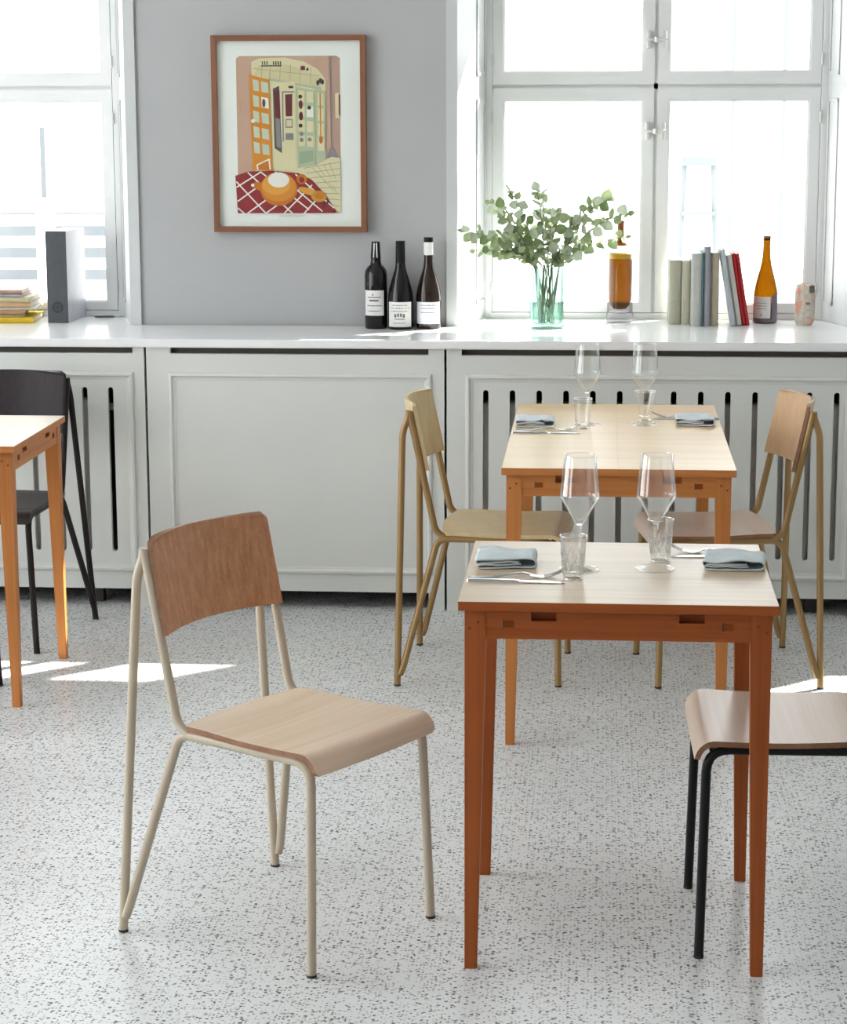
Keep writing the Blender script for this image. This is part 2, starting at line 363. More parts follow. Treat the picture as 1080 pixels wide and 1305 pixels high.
# windows: frame > sash (> pane), hinge, latch
def window(i, a, c):
    x0, x1 = a+SPL, c-SPL; xm = (x0+x1)/2; y0, y1 = WIN_Y, WIN_Y+.06
    zt = 2.30; zm = 1.703
    b = NB()
    bx(b, x0-.015, x0+.022, y0, y1, SHELF_Z, zt, .003); bx(b, x1-.022, x1+.015, y0, y1, SHELF_Z, zt, .003)
    bx(b, x0, x1, y0+.001, y1, zt-.03, zt+.015, .003); bx(b, x0, x1, y0+.001, y1, SHELF_Z-.01, SHELF_Z+.022, .003)
    bx(b, x0, x1, y0+.012, y1, zm-.012, zm+.012, .002); bx(b, xm-.010, xm+.010, y0+.012, y1, SHELF_Z, zt, .002)
    wf = obj('window_%d' % i, b, M['white_paint']); tag(wf, kind='structure')
    for (sx0, sx1) in ((x0+.024, xm-.006), (xm+.006, x1-.024)):
        left = sx0 < xm-.1
        for (sz0, sz1) in ((SHELF_Z+.024, zm-.006), (zm+.006, zt-.032)):
            so_, si, st_, sb_ = .036, .038, (.041 if sz1 < 1.8 else .04), (.028 if sz0 < 1 else .041)
            l_, r_ = (so_, si) if left else (si, so_)
            q = NB()
            outl = [(sx0, sz0), (sx1, sz0), (sx1, sz1), (sx0, sz1)]; hole = [(sx0+l_, sz0+sb_), (sx0+l_, sz1-st_), (sx1-r_, sz1-st_), (sx1-r_, sz0+sb_)]
            plate(q, outl, [hole], XZ, y0+.002, y1-.008)
            inn = [(sx0+l_+.006, sz0+sb_+.006), (sx0+l_+.006, sz1-st_-.006), (sx1-r_-.006, sz1-st_-.006), (sx1-r_-.006, sz0+sb_+.006)]
            plate(q, [(p[0], p[1]) for p in hole], [inn], XZ, y0+.012, y1-.02)
            s_ = obj('sash', q, M['white_paint'], wf)
            obj('pane', bx(NB(), sx0+l_-.004, sx1-r_+.004, y0+.026, y0+.030, sz0+sb_-.004, sz1-st_+.004), M['pane'], s_)
            # hinges on the outer stile
            hx = sx0-.002 if left else sx1+.002
            for hz in (sz0+.085, sz1-.10):
                h = lathe(NB(), [(0, hz-.022), (.004, hz-.02), (.0055, hz-.001), (.003, hz), (.0055, hz+.001), (.004, hz+.02), (0, hz+.022)], 10, cx=hx, cy=y0-.003)
                obj('hinge', h, M['handle'], wf, True)
    for lz in (1.55, 1.86):
        q = NB(); bx(q, xm-.034, xm-.020, y0-.012, y0+.004, lz-.030, lz+.03, .003); bx(q, xm+.020, xm+.034, y0-.012, y0+.004, lz-.03, lz+.03, .003)
        tube(q, [(xm-.036, y0-.014, lz), (xm+.036, y0-.014, lz)], .0045, 8)
        lathe(q, [(0, lz-.012), (.009, lz-.008), (.009, lz+.008), (0, lz+.012)], 10, cx=xm, cy=y0-.014)
        obj('latch', q, M['handle'], wf, True)
for i, (a, c) in enumerate(WINS): window(i+1, a, c)

# ------------------------------------------------------------------ long shelf
pl = [(XL+.002, SHELF_Y), (XR-.002, SHELF_Y), (XR-.002, WALL_Y-.012)]
for a, c in reversed(WINS):
    pl += [(c-.001, WALL_Y-.012), (c-SPL-.001, WIN_Y-.001), (a+SPL+.001, WIN_Y-.001), (a+.001, WALL_Y-.012)]
pl += [(XL+.002, WALL_Y-.012)]
b = prism(NB(), pl, XY, SHELF_Z-.027, SHELF_Z)
fe = [e for e in b.edges if all(abs(v.co.y-SHELF_Y) < 1e-5 for v in e.verts) and abs(e.verts[0].co.z-e.verts[1].co.z) < 1e-5]
bmesh.ops.bevel(b, geom=fe, offset=.003, segments=2, affect='EDGES')
tag(obj('window_shelf', b, M['shelf']), 'long white painted shelf running under the windows above the radiator covers', 'shelf')

# ------------------------------------------------------------------ radiator covers under the shelf
def cover(x0, x1, label, slots, louv, panel):
    t = thing('radiator_cover', label, 'radiator cover', ((x0+x1)/2, 7.06, 0), group='panelled radiator covers'); cx = (x0+x1)/2
    x0, x1, louv, panel, slots = x0-cx, x1-cx, [v-cx for v in louv], [v-cx for v in panel], [v-cx for v in slots]
    st, zt, zb = .052, SHELF_Z-.0275, .0587
    out = [(x0, 0), (x0+st, 0), (x0+st, zb), (x1-st, zb), (x1-st, 0), (x1, 0), (x1, zt), (x0, zt)]
    holes = [[(louv[0], .848), (louv[0], .8675), (louv[1], .8675), (louv[1], .848)]]
    for sx in slots: holes.append(rrect(sx-.0092, sx+.0092, .186, .736, .0092, 4)[::-1])
    obj('front_panel', plate(NB(), out, holes, XZ, 0, .02), M['cabinet'], t)
    px0, px1, pz0, pz1 = panel[0], panel[1], .118, .787
    q = NB(); k = .016
    def ring(a, d):
        return [(px0+a, pz0+a), (px1-a, pz0+a), (px1-a, pz1-a), (px0+a, pz1-a)], d
    lv = [ring(0, -.0005), ring(.004, -.008), ring(.011, -.009), ring(.017, -.003), ring(.022, -.002), ring(.026, -.0005)]
    vs_ = [[q.verts.new((p[0], d, p[1])) for p in pts] for pts, d in lv]
    for r0, r1 in zip(vs_, vs_[1:]):
        for i in range(4): q.faces.new((r0[i], r0[(i+1) % 4], r1[(i+1) % 4], r1[i]))
    obj('moulding', q, M['cabinet'], t)
    obj('shade_panel', bx(NB(), x0+.01, x1-.01, .30, .32, 0, zt-.002), M['dark_void'], t)  # dark sheet added to deepen the shade inside the cover
    obj('louvre_shade', bx(NB(), louv[0]-.01, louv[1]+.01, .026, .030, .835, zt-.002), M['louvre'], t)  # added strip; its brown stands for the shade inside the gap
    for xs in (x0, x1): obj('side_panel', bx(NB(), min(xs, xs-math.copysign(.016, xs)), max(xs, xs-math.copysign(.016, xs)), .02, .30, .0, zt-.002), M['cabinet'], t)
    return t
def slots_between(a, b_, step=.0866):
    n = int(round((b_-a)/step)); return [a+(b_-a)*i/n for i in range(n+1)]
cover(-2.90, -1.489, 'white slotted radiator cover behind the dark brown chair', slots_between(-2.728, -1.603), (-2.86, -1.526), (-2.856, -1.524))
cover(-1.481, -.503, 'plain white panelled radiator cover below the framed picture', [], (-1.401, -.554), (-1.410, -.542))
cover(-.495, .872, 'white slotted radiator cover behind the long dining table', slots_between(-.368, .758), (-.447, .824), (-.434, .811))
cover(.880, 1.86, 'plain white panelled radiator cover right of the long dining table', [], (.96, 1.80), (.95, 1.80))
cover(1.868, 3.28, 'white slotted radiator cover at the far right end of the wall', slots_between(2.0, 3.126), (1.91, 3.24), (1.92, 3.23))
def radiator(x0, x1, label):
    t = thing('radiator', label, 'radiator', ((x0+x1)/2, 7.095, 0), group='radiators behind the slotted covers'); h = (x1-x0)/2
    for k in range(int(2*h/.085)):
        xx = -h+.085*k
        obj('fin', bx(NB(), xx, xx+.079, 0, .07, .11, .69, .012), M['radiator'], t)
    q = NB(); tube(q, [(-h-.02, .04, .14), (h+.02, .04, .14)], .012, 8); tube(q, [(-h-.02, .04, .66), (h+.02, .04, .66)], .012, 8)
    obj('pipe', q, M['radiator'], t, True)
    for xx in (-h+.1, h-.1): obj('foot', bx(NB(), xx-.02, xx+.02, .02, .06, 0, .13), M['dark_void'], t)  # feet coloured dark to stand for the toe gap's shade
radiator(-2.75, -1.58, 'grey radiator seen through the cover slots at the left')
radiator(-.41, .80, 'grey radiator seen through the cover slots behind the long table')

# ================================================================== TABLES
def edge_slots(o_):
    for p in o_.data.polygons:
        if p.normal.z < .6: p.material_index = 1
def table(W, D, H, loc, label, top_mat, boards=1, pm=None):
    pm = {k: M[(pm or 'pine')+'_'+k] for k in 'xyz'}
    t = thing('dining_table', label, 'table', loc); th, ins = .0185, .012
    y0 = 0; hw = W/2
    if boards == 1:
        tp = obj('tabletop', bx(NB(), -hw, hw, 0, D, H-th, H, .0015), [top_mat, pm['x']], t); edge_slots(tp)
    else:
        tp = thing('tabletop', None, None); tp.parent = t
        for (a, c) in ((-hw, 0), (.00005, hw)):
            edge_slots(obj('board', bx(NB(), a, c, 0, D, H-th, H, .0003), [top_mat, pm['x']], tp))
    # tapered legs: outer faces plumb, inner faces taper
    for sx in (-1, 1):
        for sy in (0, 1):
            b = NB(); X, Y = sx*(hw-ins), (ins if sy == 0 else D-ins); dx, dy = -sx, (1 if sy == 0 else -1)
            def ring(wd, z): return [b.verts.new((X+dx*a*wd, Y+dy*c*wd, z)) for a, c in ((0, 0), (1, 0), (1, 1), (0, 1))]
            r0, r1, r2 = ring(.024, 0), ring(.040, H-th-.058), ring(.040, H-th)
            for p, q in ((r0, r1), (r1, r2)):
                for i in range(4): b.faces.new((p[i], p[(i+1) % 4], q[(i+1) % 4], q[i]))
            b.faces.new(r0); b.faces.new(r2)
            bmesh.ops.bevel(b, geom=[e for e in b.edges if abs(e.verts[0].co.z-e.verts[1].co.z) > .02], offset=.0018, segments=2, affect='EDGES')
            lg = obj('leg', b, pm['z'], t)
            # two pegs on the outer faces of the joint
            for (pu, pz) in ((.010, H-th-.036), (.026, H-th-.024)):
                q = NB(); yy = Y-dy*.0005
                tube(q, [(X+dx*pu, yy, pz), (X+dx*pu, yy+dy*.004, pz)], .0028, 8)
                obj('peg', q, M['end_grain'], lg)
    zt, zb = H-th, H-th-.056
    def apron(L, fn, d0, d1):
        a0, a1 = ins+.040, L-ins-.040; n1 = .162
        poly = [(a0, zb), (a1, zb), (a1, zt)]
        for c in (L-n1, n1):
            poly += [(c+.024, zt), (c+.024, zt-.021), (c-.024, zt-.021), (c-.024, zt)]
        poly += [(a0, zt)]
        ap = obj('apron', prism(NB(), poly, fn, d0, d1), pm['x'] if fn is AX else pm['y'], t)
        dd = d0 if d0 < d1 else d1
        outer = d0
        sg = 1 if d1 > d0 else -1
        for c in (.085, L-.085-.020):                        # through-tenon outlines beside the legs
            q = NB()
            prism(q, [(c, zb+.021), (c+.0025, zb+.021), (c+.0025, zb+.037), (c, zb+.037)], fn, outer-sg*.0004, outer+sg*.002)
            obj('tenon_gap', q, M['dark_void'], ap)
            q = NB(); prism(q, [(c+.003, zb+.022), (c+.021, zb+.022), (c+.021, zb+.036), (c+.003, zb+.036)], fn, outer-sg*.0006, outer+sg*.002)
            obj('tenon', q, M['end_grain'], ap)
        # rear rail closing the notch
        bk = prism(NB(), [(a0, zb+.002), (a1, zb+.002), (a1, zt), (a0, zt)], fn, d1+sg*.0005, d1+sg*.008)
        obj('rail', bk, pm['x'] if fn is AX else pm['y'], t)
    AX = lambda a, b_, d: (a-hw, d, b_)
    AY = lambda a, b_, d: (d, a, b_)
    apron(W, AX, ins+.002, ins+.020); apron(W, AX, D-ins-.002, D-ins-.020)
    apron(D, AY, -hw+ins+.002, -hw+ins+.020); apron(D, AY, hw-ins-.002, hw-ins-.020)
    return t
TH = .740
FT = (.0392, 4.037); BT = (.0507, 5.5404); LT = (-1.891, 5.803)
table(.603, .5734, TH, (FT[0], FT[1], 0), 'small square wooden table laid for two in the foreground', M['top_glare'])
table(.598, 1.185, TH, (BT[0], BT[1], 0), 'long wooden table between the two gold framed chairs', M['top_pine'], 2, 'midlitpine')
table(.603, .582, TH, (LT[0], LT[1], 0), 'bare square wooden table cut off by the left edge', M['top_glare'], 1, 'litpine')

# ================================================================== CHAIRS
def make_chair(loc, ang, label, m_frame, m_seat, m_back, m_edge):
    """local +y forward, x to the sitter's right"""
    t = thing('dining_chair', label, 'chair', loc, ang-math.pi/2, 'stackable tube frame chairs')
    wf, yf, wr, yr, a1, y1, zs, a2, y2, a3, y3, z3 = .194, .231, .239, -.231, .177, .222, .423, .174, -.121, .179, -.200, .782
    r = .0097
    for s in (-1, 1):
        # front leg, seat rail and raked rear strut: one bent tube
        p = fillet([(s*wf, yf, .004), (s*a1, y1, zs), (s*a2, y2, zs), (s*(wr-.001), yr+.016, .052), (s*wr, yr+.008, .034)], [.045, .03, .012])
        sf = obj('side_frame', tube(NB(), p, r, 12), m_frame, t, True)
        obj('foot', tube(NB(), [(s*wf, yf, 0), (s*wf, yf, .0055)], r*1.04, 10), M['black_rubber'], sf)
        # back post from the rail up to the top
        p = fillet([(s*a2, y2+.030, zs-.002), (s*a2, y2-.006, zs+.020), (s*a3, y3, z3), (s*a3, y3-.001, z3+.010)], [.035, .01])
        obj('back_post', tube(NB(), p, r, 12), m_frame, t, True)
        # rear leg from the floor up to the top of the post
        p = fillet([(s*wr, yr, .004), (s*(a3+.003), y3-.021, z3-.050), (s*a3, y3-.004, z3-.005), (s*a3, y3-.003, z3+.012)], [.03, .02])
        rl = obj('rear_leg', tube(NB(), p, r, 12), m_frame, t, True)
        obj('foot', tube(NB(), [(s*wr, yr, 0), (s*wr, yr, .0055)], r*1.04, 10), M['black_rubber'], rl)
    obj('crossbar', tube(NB(), [(-a1, y1-.014, zs-.012), (a1, y1-.014, zs-.012)], .0075, 10), m_frame, t, True)
    obj('crossbar', tube(NB(), [(-a2, y2+.02, zs-.004), (a2, y2+.02, zs-.004)], .0075, 10), m_frame, t, True)
    # plywood seat with a rolled front lip and rounded rear corners
    th = .011; zt = zs+r+th/2+.0005
    prof = []; yflat, R = .207, .034
    yrear = -.104
    L0 = yflat-yrear; L1 = R*math.radians(88); L2 = .002; LT_ = L0+L1+L2
    def sprof(d):
        if d <= L0:
            y = yrear+d; return y, zt-.006*math.sin(math.pi*max(0, min(1, (d-.05)/(L0-.05))))*.6
        if d <= L0+L1:
            a = (d-L0)/R; return yflat+R*math.sin(a), zt-R*(1-math.cos(a))
        a = math.radians(88); e = d-L0-L1
        return yflat+R*math.sin(a)+e*math.cos(a), zt-R*(1-math.cos(a))-e*math.sin(a)
    def seat(u, v):
        q = (2*u-1); d = LT_*v
        y, z = sprof(d)
        if d < L0: y = yflat+(y-yflat)*(yflat-(yrear-.020*(1-q*q)))/(yflat-yrear)      # rear edge bows back between the posts
        hwid = .180+.012*min(1, d/L0)
        if d < .012: hwid -= .010*(1-math.sqrt(max(0, 1-((.012-d)/.012)**2)))
        if d > LT_-.014: hwid -= .010*(1-math.sqrt(max(0, 1-((d-LT_+.014)/.014)**2)))
        return (hwid*q, y, z-.003*(1-q*q))
    # denser rows at the rear and the lip
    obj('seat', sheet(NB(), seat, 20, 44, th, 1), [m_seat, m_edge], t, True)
    # curved plywood backrest in front of the posts
    zb, ztp, hw, sag = .622, .814, .177, .044
    def post_y(z): return y2-.006 + (y3-(y2-.006))*(z-zs-.02)/(z3-zs-.02)
    def back(u, v):
        q = 2*u-1; z = zb+(ztp-zb)*v
        ww = hw+.002*(1-v)
        e = .014
        dv = (1-v)*(ztp-zb) if v > .5 else 9
        if dv < e: ww -= e*(1-math.sqrt(max(0, 1-((e-dv)/e)**2)))
        return (ww*q, post_y(z)+r+th/2+.002-sag*(1-q*q), z)
    bo = NB(); sheet(bo, back, 28, 26, th, 1)
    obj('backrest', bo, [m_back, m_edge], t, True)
    return t
D_ = math.radians
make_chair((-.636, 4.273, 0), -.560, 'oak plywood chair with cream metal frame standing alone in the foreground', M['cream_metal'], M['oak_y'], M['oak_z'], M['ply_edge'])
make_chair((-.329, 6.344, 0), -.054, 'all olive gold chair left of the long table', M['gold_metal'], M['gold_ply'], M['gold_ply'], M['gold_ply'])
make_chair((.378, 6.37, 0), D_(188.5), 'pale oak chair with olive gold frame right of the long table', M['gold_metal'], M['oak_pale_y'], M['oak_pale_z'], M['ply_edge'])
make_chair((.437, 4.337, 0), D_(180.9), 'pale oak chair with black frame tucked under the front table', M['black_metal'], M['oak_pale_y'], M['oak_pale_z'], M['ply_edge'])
make_chair((-1.886, 6.655, 0), D_(-94.0), 'dark brown chair behind the left table, against the radiator cover', M['dark_metal'], M['dark_ply_y'], M['dark_ply_z'], M['dark_ply_y'])
make_chair((-1.916, 5.805, 0), D_(90), 'dark brown chair at the near side of the left table, only a leg showing', M['dark_metal'], M['dark_ply_y'], M['dark_ply_z'], M['dark_ply_y'])

# ================================================================== PICTURE ON THE PIER
def picture():
    fx0, fx1, fz0, fz1 = -1.318, -.795, 1.218, 1.874; cx, cz = (fx0+fx1)/2, fz0
    t = thing('framed_picture', 'framed print of an orange teapot on a red checked cloth, hung on the grey wall', 'picture', (cx, WALL_Y, cz))
    Wd, Hd = fx1-fx0, fz1-fz0; fw = .0185
    # mitred frame members
    for nm, pts in (('side', [(-Wd/2, 0), (-Wd/2+fw, fw), (-Wd/2+fw, Hd-fw), (-Wd/2, Hd)]), ('side', [(Wd/2, 0), (Wd/2, Hd), (Wd/2-fw, Hd-fw), (Wd/2-fw, fw)]),
                    ('rail', [(-Wd/2, 0), (Wd/2, 0), (Wd/2-fw, fw), (-Wd/2+fw, fw)]), ('rail', [(-Wd/2, Hd), (-Wd/2+fw, Hd-fw), (Wd/2-fw, Hd-fw), (Wd/2, Hd)])):
        obj('frame_'+nm, prism(NB(), pts, XZ, -.034, -.001), M['frame_v'] if nm == 'side' else M['frame_h'], t)
    obj('backing_paper', bx(NB(), -Wd/2+fw-.002, Wd/2-fw+.002, -.018, -.003, fw-.002, Hd-fw+.002), M['paper'], t)
    # the printed illustration: flat inks stacked a hair apart, drawn in a 1025 x 1305 sheet
    cols = {'wall': (203, 165, 143), 'wall2': (190, 155, 140), 'cream': (226, 214, 172), 'cream2': (214, 204, 160), 'orange': (219, 140, 40), 'org2': (206, 118, 30), 'org3': (228, 160, 60),
            'green': (182, 192, 160), 'green2': (160, 172, 142), 'dark': (92, 84, 82), 'red': (150, 40, 46), 'white': (240, 236, 226), 'stone': (224, 214, 176), 'line': (176, 158, 120), 'yel': (202, 150, 40),
            'glass': (200, 208, 186), 'ink': (60, 52, 48), 'maroon': (110, 40, 46), 'grey': (140, 132, 136)}
    mats, idx = [], {}
    for k, c in cols.items():
        idx[k] = len(mats); mats.append(mat('print ink '+k, srgb(*c), .75))
    q = NB(); n = [0]
    X = lambda a: (a-50)/915*Wd-Wd/2
    Z = lambda b_: Hd-(b_-68)/1177*Hd
    def P(c, pts):
        n[0] += 1; d = -.0181-.000045*n[0]
        f = q.faces.new([q.verts.new((X(a), d, Z(b_))) for a, b_ in pts]); f.material_index = idx[c]
    def R_(c, a0, b0, a1, b1): P(c, [(a0, b0), (a0, b1), (a1, b1), (a1, b0)])
    def Ln(c, a0, b0, a1, b1, w_=4):
        L_ = math.hypot(a1-a0, b1-b0); ox, oy = -(b1-b0)/L_*w_/2, (a1-a0)/L_*w_/2
        P(c, [(a0+ox, b0+oy), (a0-ox, b0-oy), (a1-ox, b1-oy), (a1+ox, b1+oy)])
    def El(c, cx_, cy_, rx, ry, rot=0, k=22):
        cr, sr = math.cos(rot), math.sin(rot)
        P(c, [(cx_+rx*math.cos(a)*cr-ry*math.sin(a)*sr, cy_+rx*math.cos(a)*sr+ry*math.sin(a)*cr) for a in [-2*math.pi*i/k for i in range(k)]])
    P('wall', [(195, 205), (195, 1130), (810, 1130), (812, 205), (790, 190), (215, 190)])
    P('wall2', [(740, 190), (755, 790), (810, 800), (812, 205), (790, 190)])
    P('cream', [(285, 225), (330, 205), (480, 200), (600, 225), (680, 270), (725, 330), (715, 830), (560, 900), (390, 890), (300, 880)])
    P('cream2', [(300, 300), (330, 250), (480, 240), (600, 270), (690, 330), (700, 380), (540, 345), (390, 325)])
    for a in (350, 400, 460, 520, 580, 640): Ln('line', a, 235+abs(a-450)*.12, a-6, 330+max(0, a-450)*.15, 3)
    Ln('line', 300, 265, 690, 310, 3); Ln('green', 390, 328, 700, 385, 14)
    for a in (352, 366, 380, 418, 432, 446, 460): Ln('ink', a, 222, a+2, 244, 6)
    R_('ink', 345, 246, 465, 252); R_('maroon', 580, 250, 605, 275); R_('ink', 613, 262, 626, 278)
    for a, b_ in ((680, 350), (695, 338), (708, 345)): El('ink', a, b_, 9, 16)
    # opening: far door, coats and shelf
    R_('cream', 405, 345, 545, 860); P('dark', [(412, 385), (450, 368), (462, 770), (418, 740)]); P('maroon', [(420, 400), (452, 392), (456, 560), (424, 552)]); P('grey', [(425, 560), (452, 566), (455, 740), (430, 730)])
    R_('grey', 468, 400, 540, 408); R_('grey', 466, 400, 474, 700); P('maroon', [(485, 420), (528, 416), (526, 548), (487, 550)]); R_('grey', 484, 565, 528, 618); R_('cream', 490, 572, 522, 610); R_('grey', 484, 650, 532, 690); R_('ink', 506, 368, 534, 382)
    # green glazed doors
    P('green', [(548, 375), (660, 395), (662, 850), (555, 860)])
    for i in range(4):
        b0 = 392+i*88
        P('cream', [(562, b0), (600, b0+6), (600, b0+72), (562, b0+70)]); P('white' if i == 1 else 'cream', [(612, b0+8), (650, b0+12), (650, b0+76), (612, b0+74)])
    P('green2', [(566, 762), (650, 752), (650, 816), (566, 836)])
    for a, b_, c in ((575, 432, 'ink'), (577, 480, 'maroon'), (578, 548, 'maroon'), (575, 605, 'ink'), (627, 498, 'ink'), (628, 688, 'grey'), (580, 655, 'grey'), (580, 690, 'grey')): El(c, a, b_, 12, 12 if c != 'maroon' else 26)
    P('green', [(665, 385), (725, 400), (722, 822), (668, 840)])
    for i in range(4):
        b0 = 410+i*90; P('cream', [(678, b0), (712, b0+6), (712, b0+76), (678, b0+74)])
    Ln('orange', 693, 412, 695, 690, 8); El('org2', 695, 690, 11, 22)
    # hanging cord and shade on the right
    Ln('grey', 753, 195, 757, 770, 6); P('grey', [(750, 735), (764, 735), (792, 795), (728, 795)]); R_('cream', 782, 412, 808, 560); Ln('red', 806, 420, 806, 545, 7)
    for s_ in ((218, 455, 252, 455), (218, 520, 252, 520), (218, 455, 218, 520)): Ln('wall2', *s_, 4)
    # orange glazed door
    P('orange', [(272, 300), (390, 330), (405, 875), (285, 870)])
    for i in range(5):
        b0 = 335+i*93
        P('glass', [(293, b0-8), (328, b0+2), (331, b0+66), (297, b0+60)]); P('glass' if i != 1 else 'white', [(343, b0+5), (384, b0+14), (388, b0+76), (346, b0+68)])
    El('dark', 358, 470, 10, 26); El('white', 292, 577, 12, 12)
    P('white', [(308, 838), (312, 868), (394, 868), (388, 800)]); P('org2', [(317, 842), (320, 868), (386, 868), (380, 812)])
    # paved floor
    P('stone', [(555, 860), (665, 840), (760, 790), (810, 800), (810, 1130), (600, 1000)])
    for i in range(8):
        b0 = 815+i*38; Ln('line', 590+i*16, 860+i*30, 806, b0+8, 4)
    for i in range(4): Ln('line', 640+i*34, 856-i*10, 690+i*30, 905+i*6, 3); Ln('line', 690+i*24, 905+i*18, 722+i*22, 955+i*20, 3)
    # checked cloth
    P('red', [(180, 905), (260, 880), (400, 875), (560, 890), (640, 930), (720, 1020), (785, 1120), (770, 1130), (192, 1132)])
    for a0, b0, a1, b1 in ((185, 940, 360, 1132), (255, 885, 520, 1132), (330, 880, 620, 1110), (420, 880, 700, 1120), (192, 1060, 330, 960), (186, 975, 330, 885), (250, 1132, 420, 1010), (360, 1132, 560, 990), (470, 1132, 640, 960), (590, 1132, 700, 1010), (192, 1100, 230, 1132), (540, 895, 770, 1100)):
        Ln('white', a0, b0, a1, b1, 8)
    # teapot
    P('org2', [(272, 965), (300, 940), (345, 945), (360, 1000), (335, 1000), (300, 985)]); El('org2', 578, 925, 32, 30); El('red', 578, 930, 15, 17)
    El('org2', 440, 985, 112, 102); El('orange', 440, 975, 104, 86); El('org3', 425, 960, 84, 60); El('white', 440, 930, 64, 46); El('white', 284, 962, 10, 10)
    El('org3', 620, 1000, 66, 20, .3); El('yel', 680, 1030, 46, 34); El('org2', 684, 1024, 30, 20)
    for a, b_ in ((706, 1085), (716, 1072), (732, 1064), (770, 1122)): El('ink', a, b_, 6, 8)
    Ln('line', 440, 1148, 600, 1146, 2)
    for f in q.faces: f.normal_update()
    me = bpy.data.meshes.new('print'); q.to_mesh(me); q.free()
    for m in mats: me.materials.append(m)
    po = bpy.data.objects.new('print', me); COL.objects.link(po); po.parent = t; po['label'] = 'printed illustration of a room with a teapot'
    obj('glazing', bx(NB(), -Wd/2+fw-.001, Wd/2-fw+.001, -.029, -.027, fw-.001, Hd-fw+.001), M['pane'], t)
M['frame_v'] = wood('picture frame wood upright', srgb(142, 92, 60), srgb(112, 68, 44), 'z', .5)
M['frame_h'] = wood('picture frame wood level', srgb(142, 92, 60), srgb(112, 68, 44), 'x', .5)
M['paper'] = mat('off white paper', (.88, .88, .84, 1), .8)
picture()

# ================================================================== THINGS ON THE SHELF
Zs = SHELF_Z
M['wine_dark'] = mat('dark wine bottle glass', (.007, .005, .006, 1), .08, spec=.35, coat=.15)
M['wine_olive'] = mat('brown wine bottle glass', (.018, .010, .007, 1), .08, spec=.35, coat=.15)
M['label_cream'] = mottled('cream label paper', (.74, .74, .71, 1), (.68, .68, .66, 1), 30, .7)
M['label_white'] = mottled('white label paper', (.78, .79, .83, 1), (.72, .73, .77, 1), 30, .7)
M['label_ink'] = mat('grey label ink', (.12, .12, .13, 1), .7)
M['foil_black'] = mat('black capsule foil', (.010, .010, .011, 1), .45, spec=.2)
M['foil_white'] = mat('white capsule foil', (.8, .8, .8, 1), .45)
def arc_patch(r, a0, a1, z0, z1, th=.0006, n=14):
    """curved label on a cylinder; angles from -y"""
    b = NB(); rows = []
    for i in range(n+1):
        a = math.radians(a0+(a1-a0)*i/n)-math.pi/2
        rows.append([b.verts.new((rr*math.cos(a), rr*math.sin(a), z)) for rr, z in ((r, z0), (r+th, z0), (r+th, z1), (r, z1))])
    for p, q in zip(rows, rows[1:]):
        for k in range(4): b.faces.new((p[k], p[(k+1) % 4], q[(k+1) % 4], q[k]))
    b.faces.new(rows[0]); b.faces.new(rows[-1][::-1]); return b
def bottle(x, y, prof, label, m_glass, cap=None, lab=None, lines=(), strip=None, wall=None):
    t = thing('wine_bottle', label, 'bottle', (x, y, Zs))
    full = [(0, .006)] + prof if wall is None else prof
    obj('body', lathe(NB(), full, 44), m_glass, t, True)
    if cap:
        z0, z1, r0, r1, m = cap[:5]
        obj('capsule', lathe(NB(), [(r0+.0007, z0), (r1+.0007, z1-.004), (r1+.0010, z1-.003), (r1, z1+.0012), (0, z1+.0016)], 30), m, t, True)
        for (za, zb, ra, rb, mm) in cap[5:]:
            obj('foil_band', lathe(NB(), [(ra+.0012, za), (rb+.0012, zb), (rb, zb), (ra, za)], 30, closed=True), mm, t, True)
    if lab:
        r, a0, a1, z0, z1, m = lab
        lb = obj('paper_label', arc_patch(r+.0003, a0, a1, z0, z1), m, t, True)
        for (p0, p1, z, h) in lines:
            obj('print_line', arc_patch(r+.0009, p0, p1, z, z+h, .0002, 6), M['label_ink'], lb)
    if strip:
        r0, r1, z0, z1, w_ = strip; b = NB()
        A = math.radians(w_)
        vs_ = [b.verts.new(((r+.0016)*math.sin(a), -(r+.0016)*math.cos(a), z)) for r, z, a in ((r0, z0, -A), (r0, z0, A), (r1, z1, A), (r1, z1, -A))]
        vi = [b.verts.new(((r+.0006)*math.sin(a), -(r+.0006)*math.cos(a), z)) for r, z, a in ((r0, z0, -A), (r0, z0, A), (r1, z1, A), (r1, z1, -A))]
        b.faces.new(vs_); b.faces.new(vi[::-1])
        for i in range(4): b.faces.new((vs_[i], vi[i], vi[(i+1) % 4], vs_[(i+1) % 4]))
        obj('tax_strip', b, M['label_cream'], t)
    return t
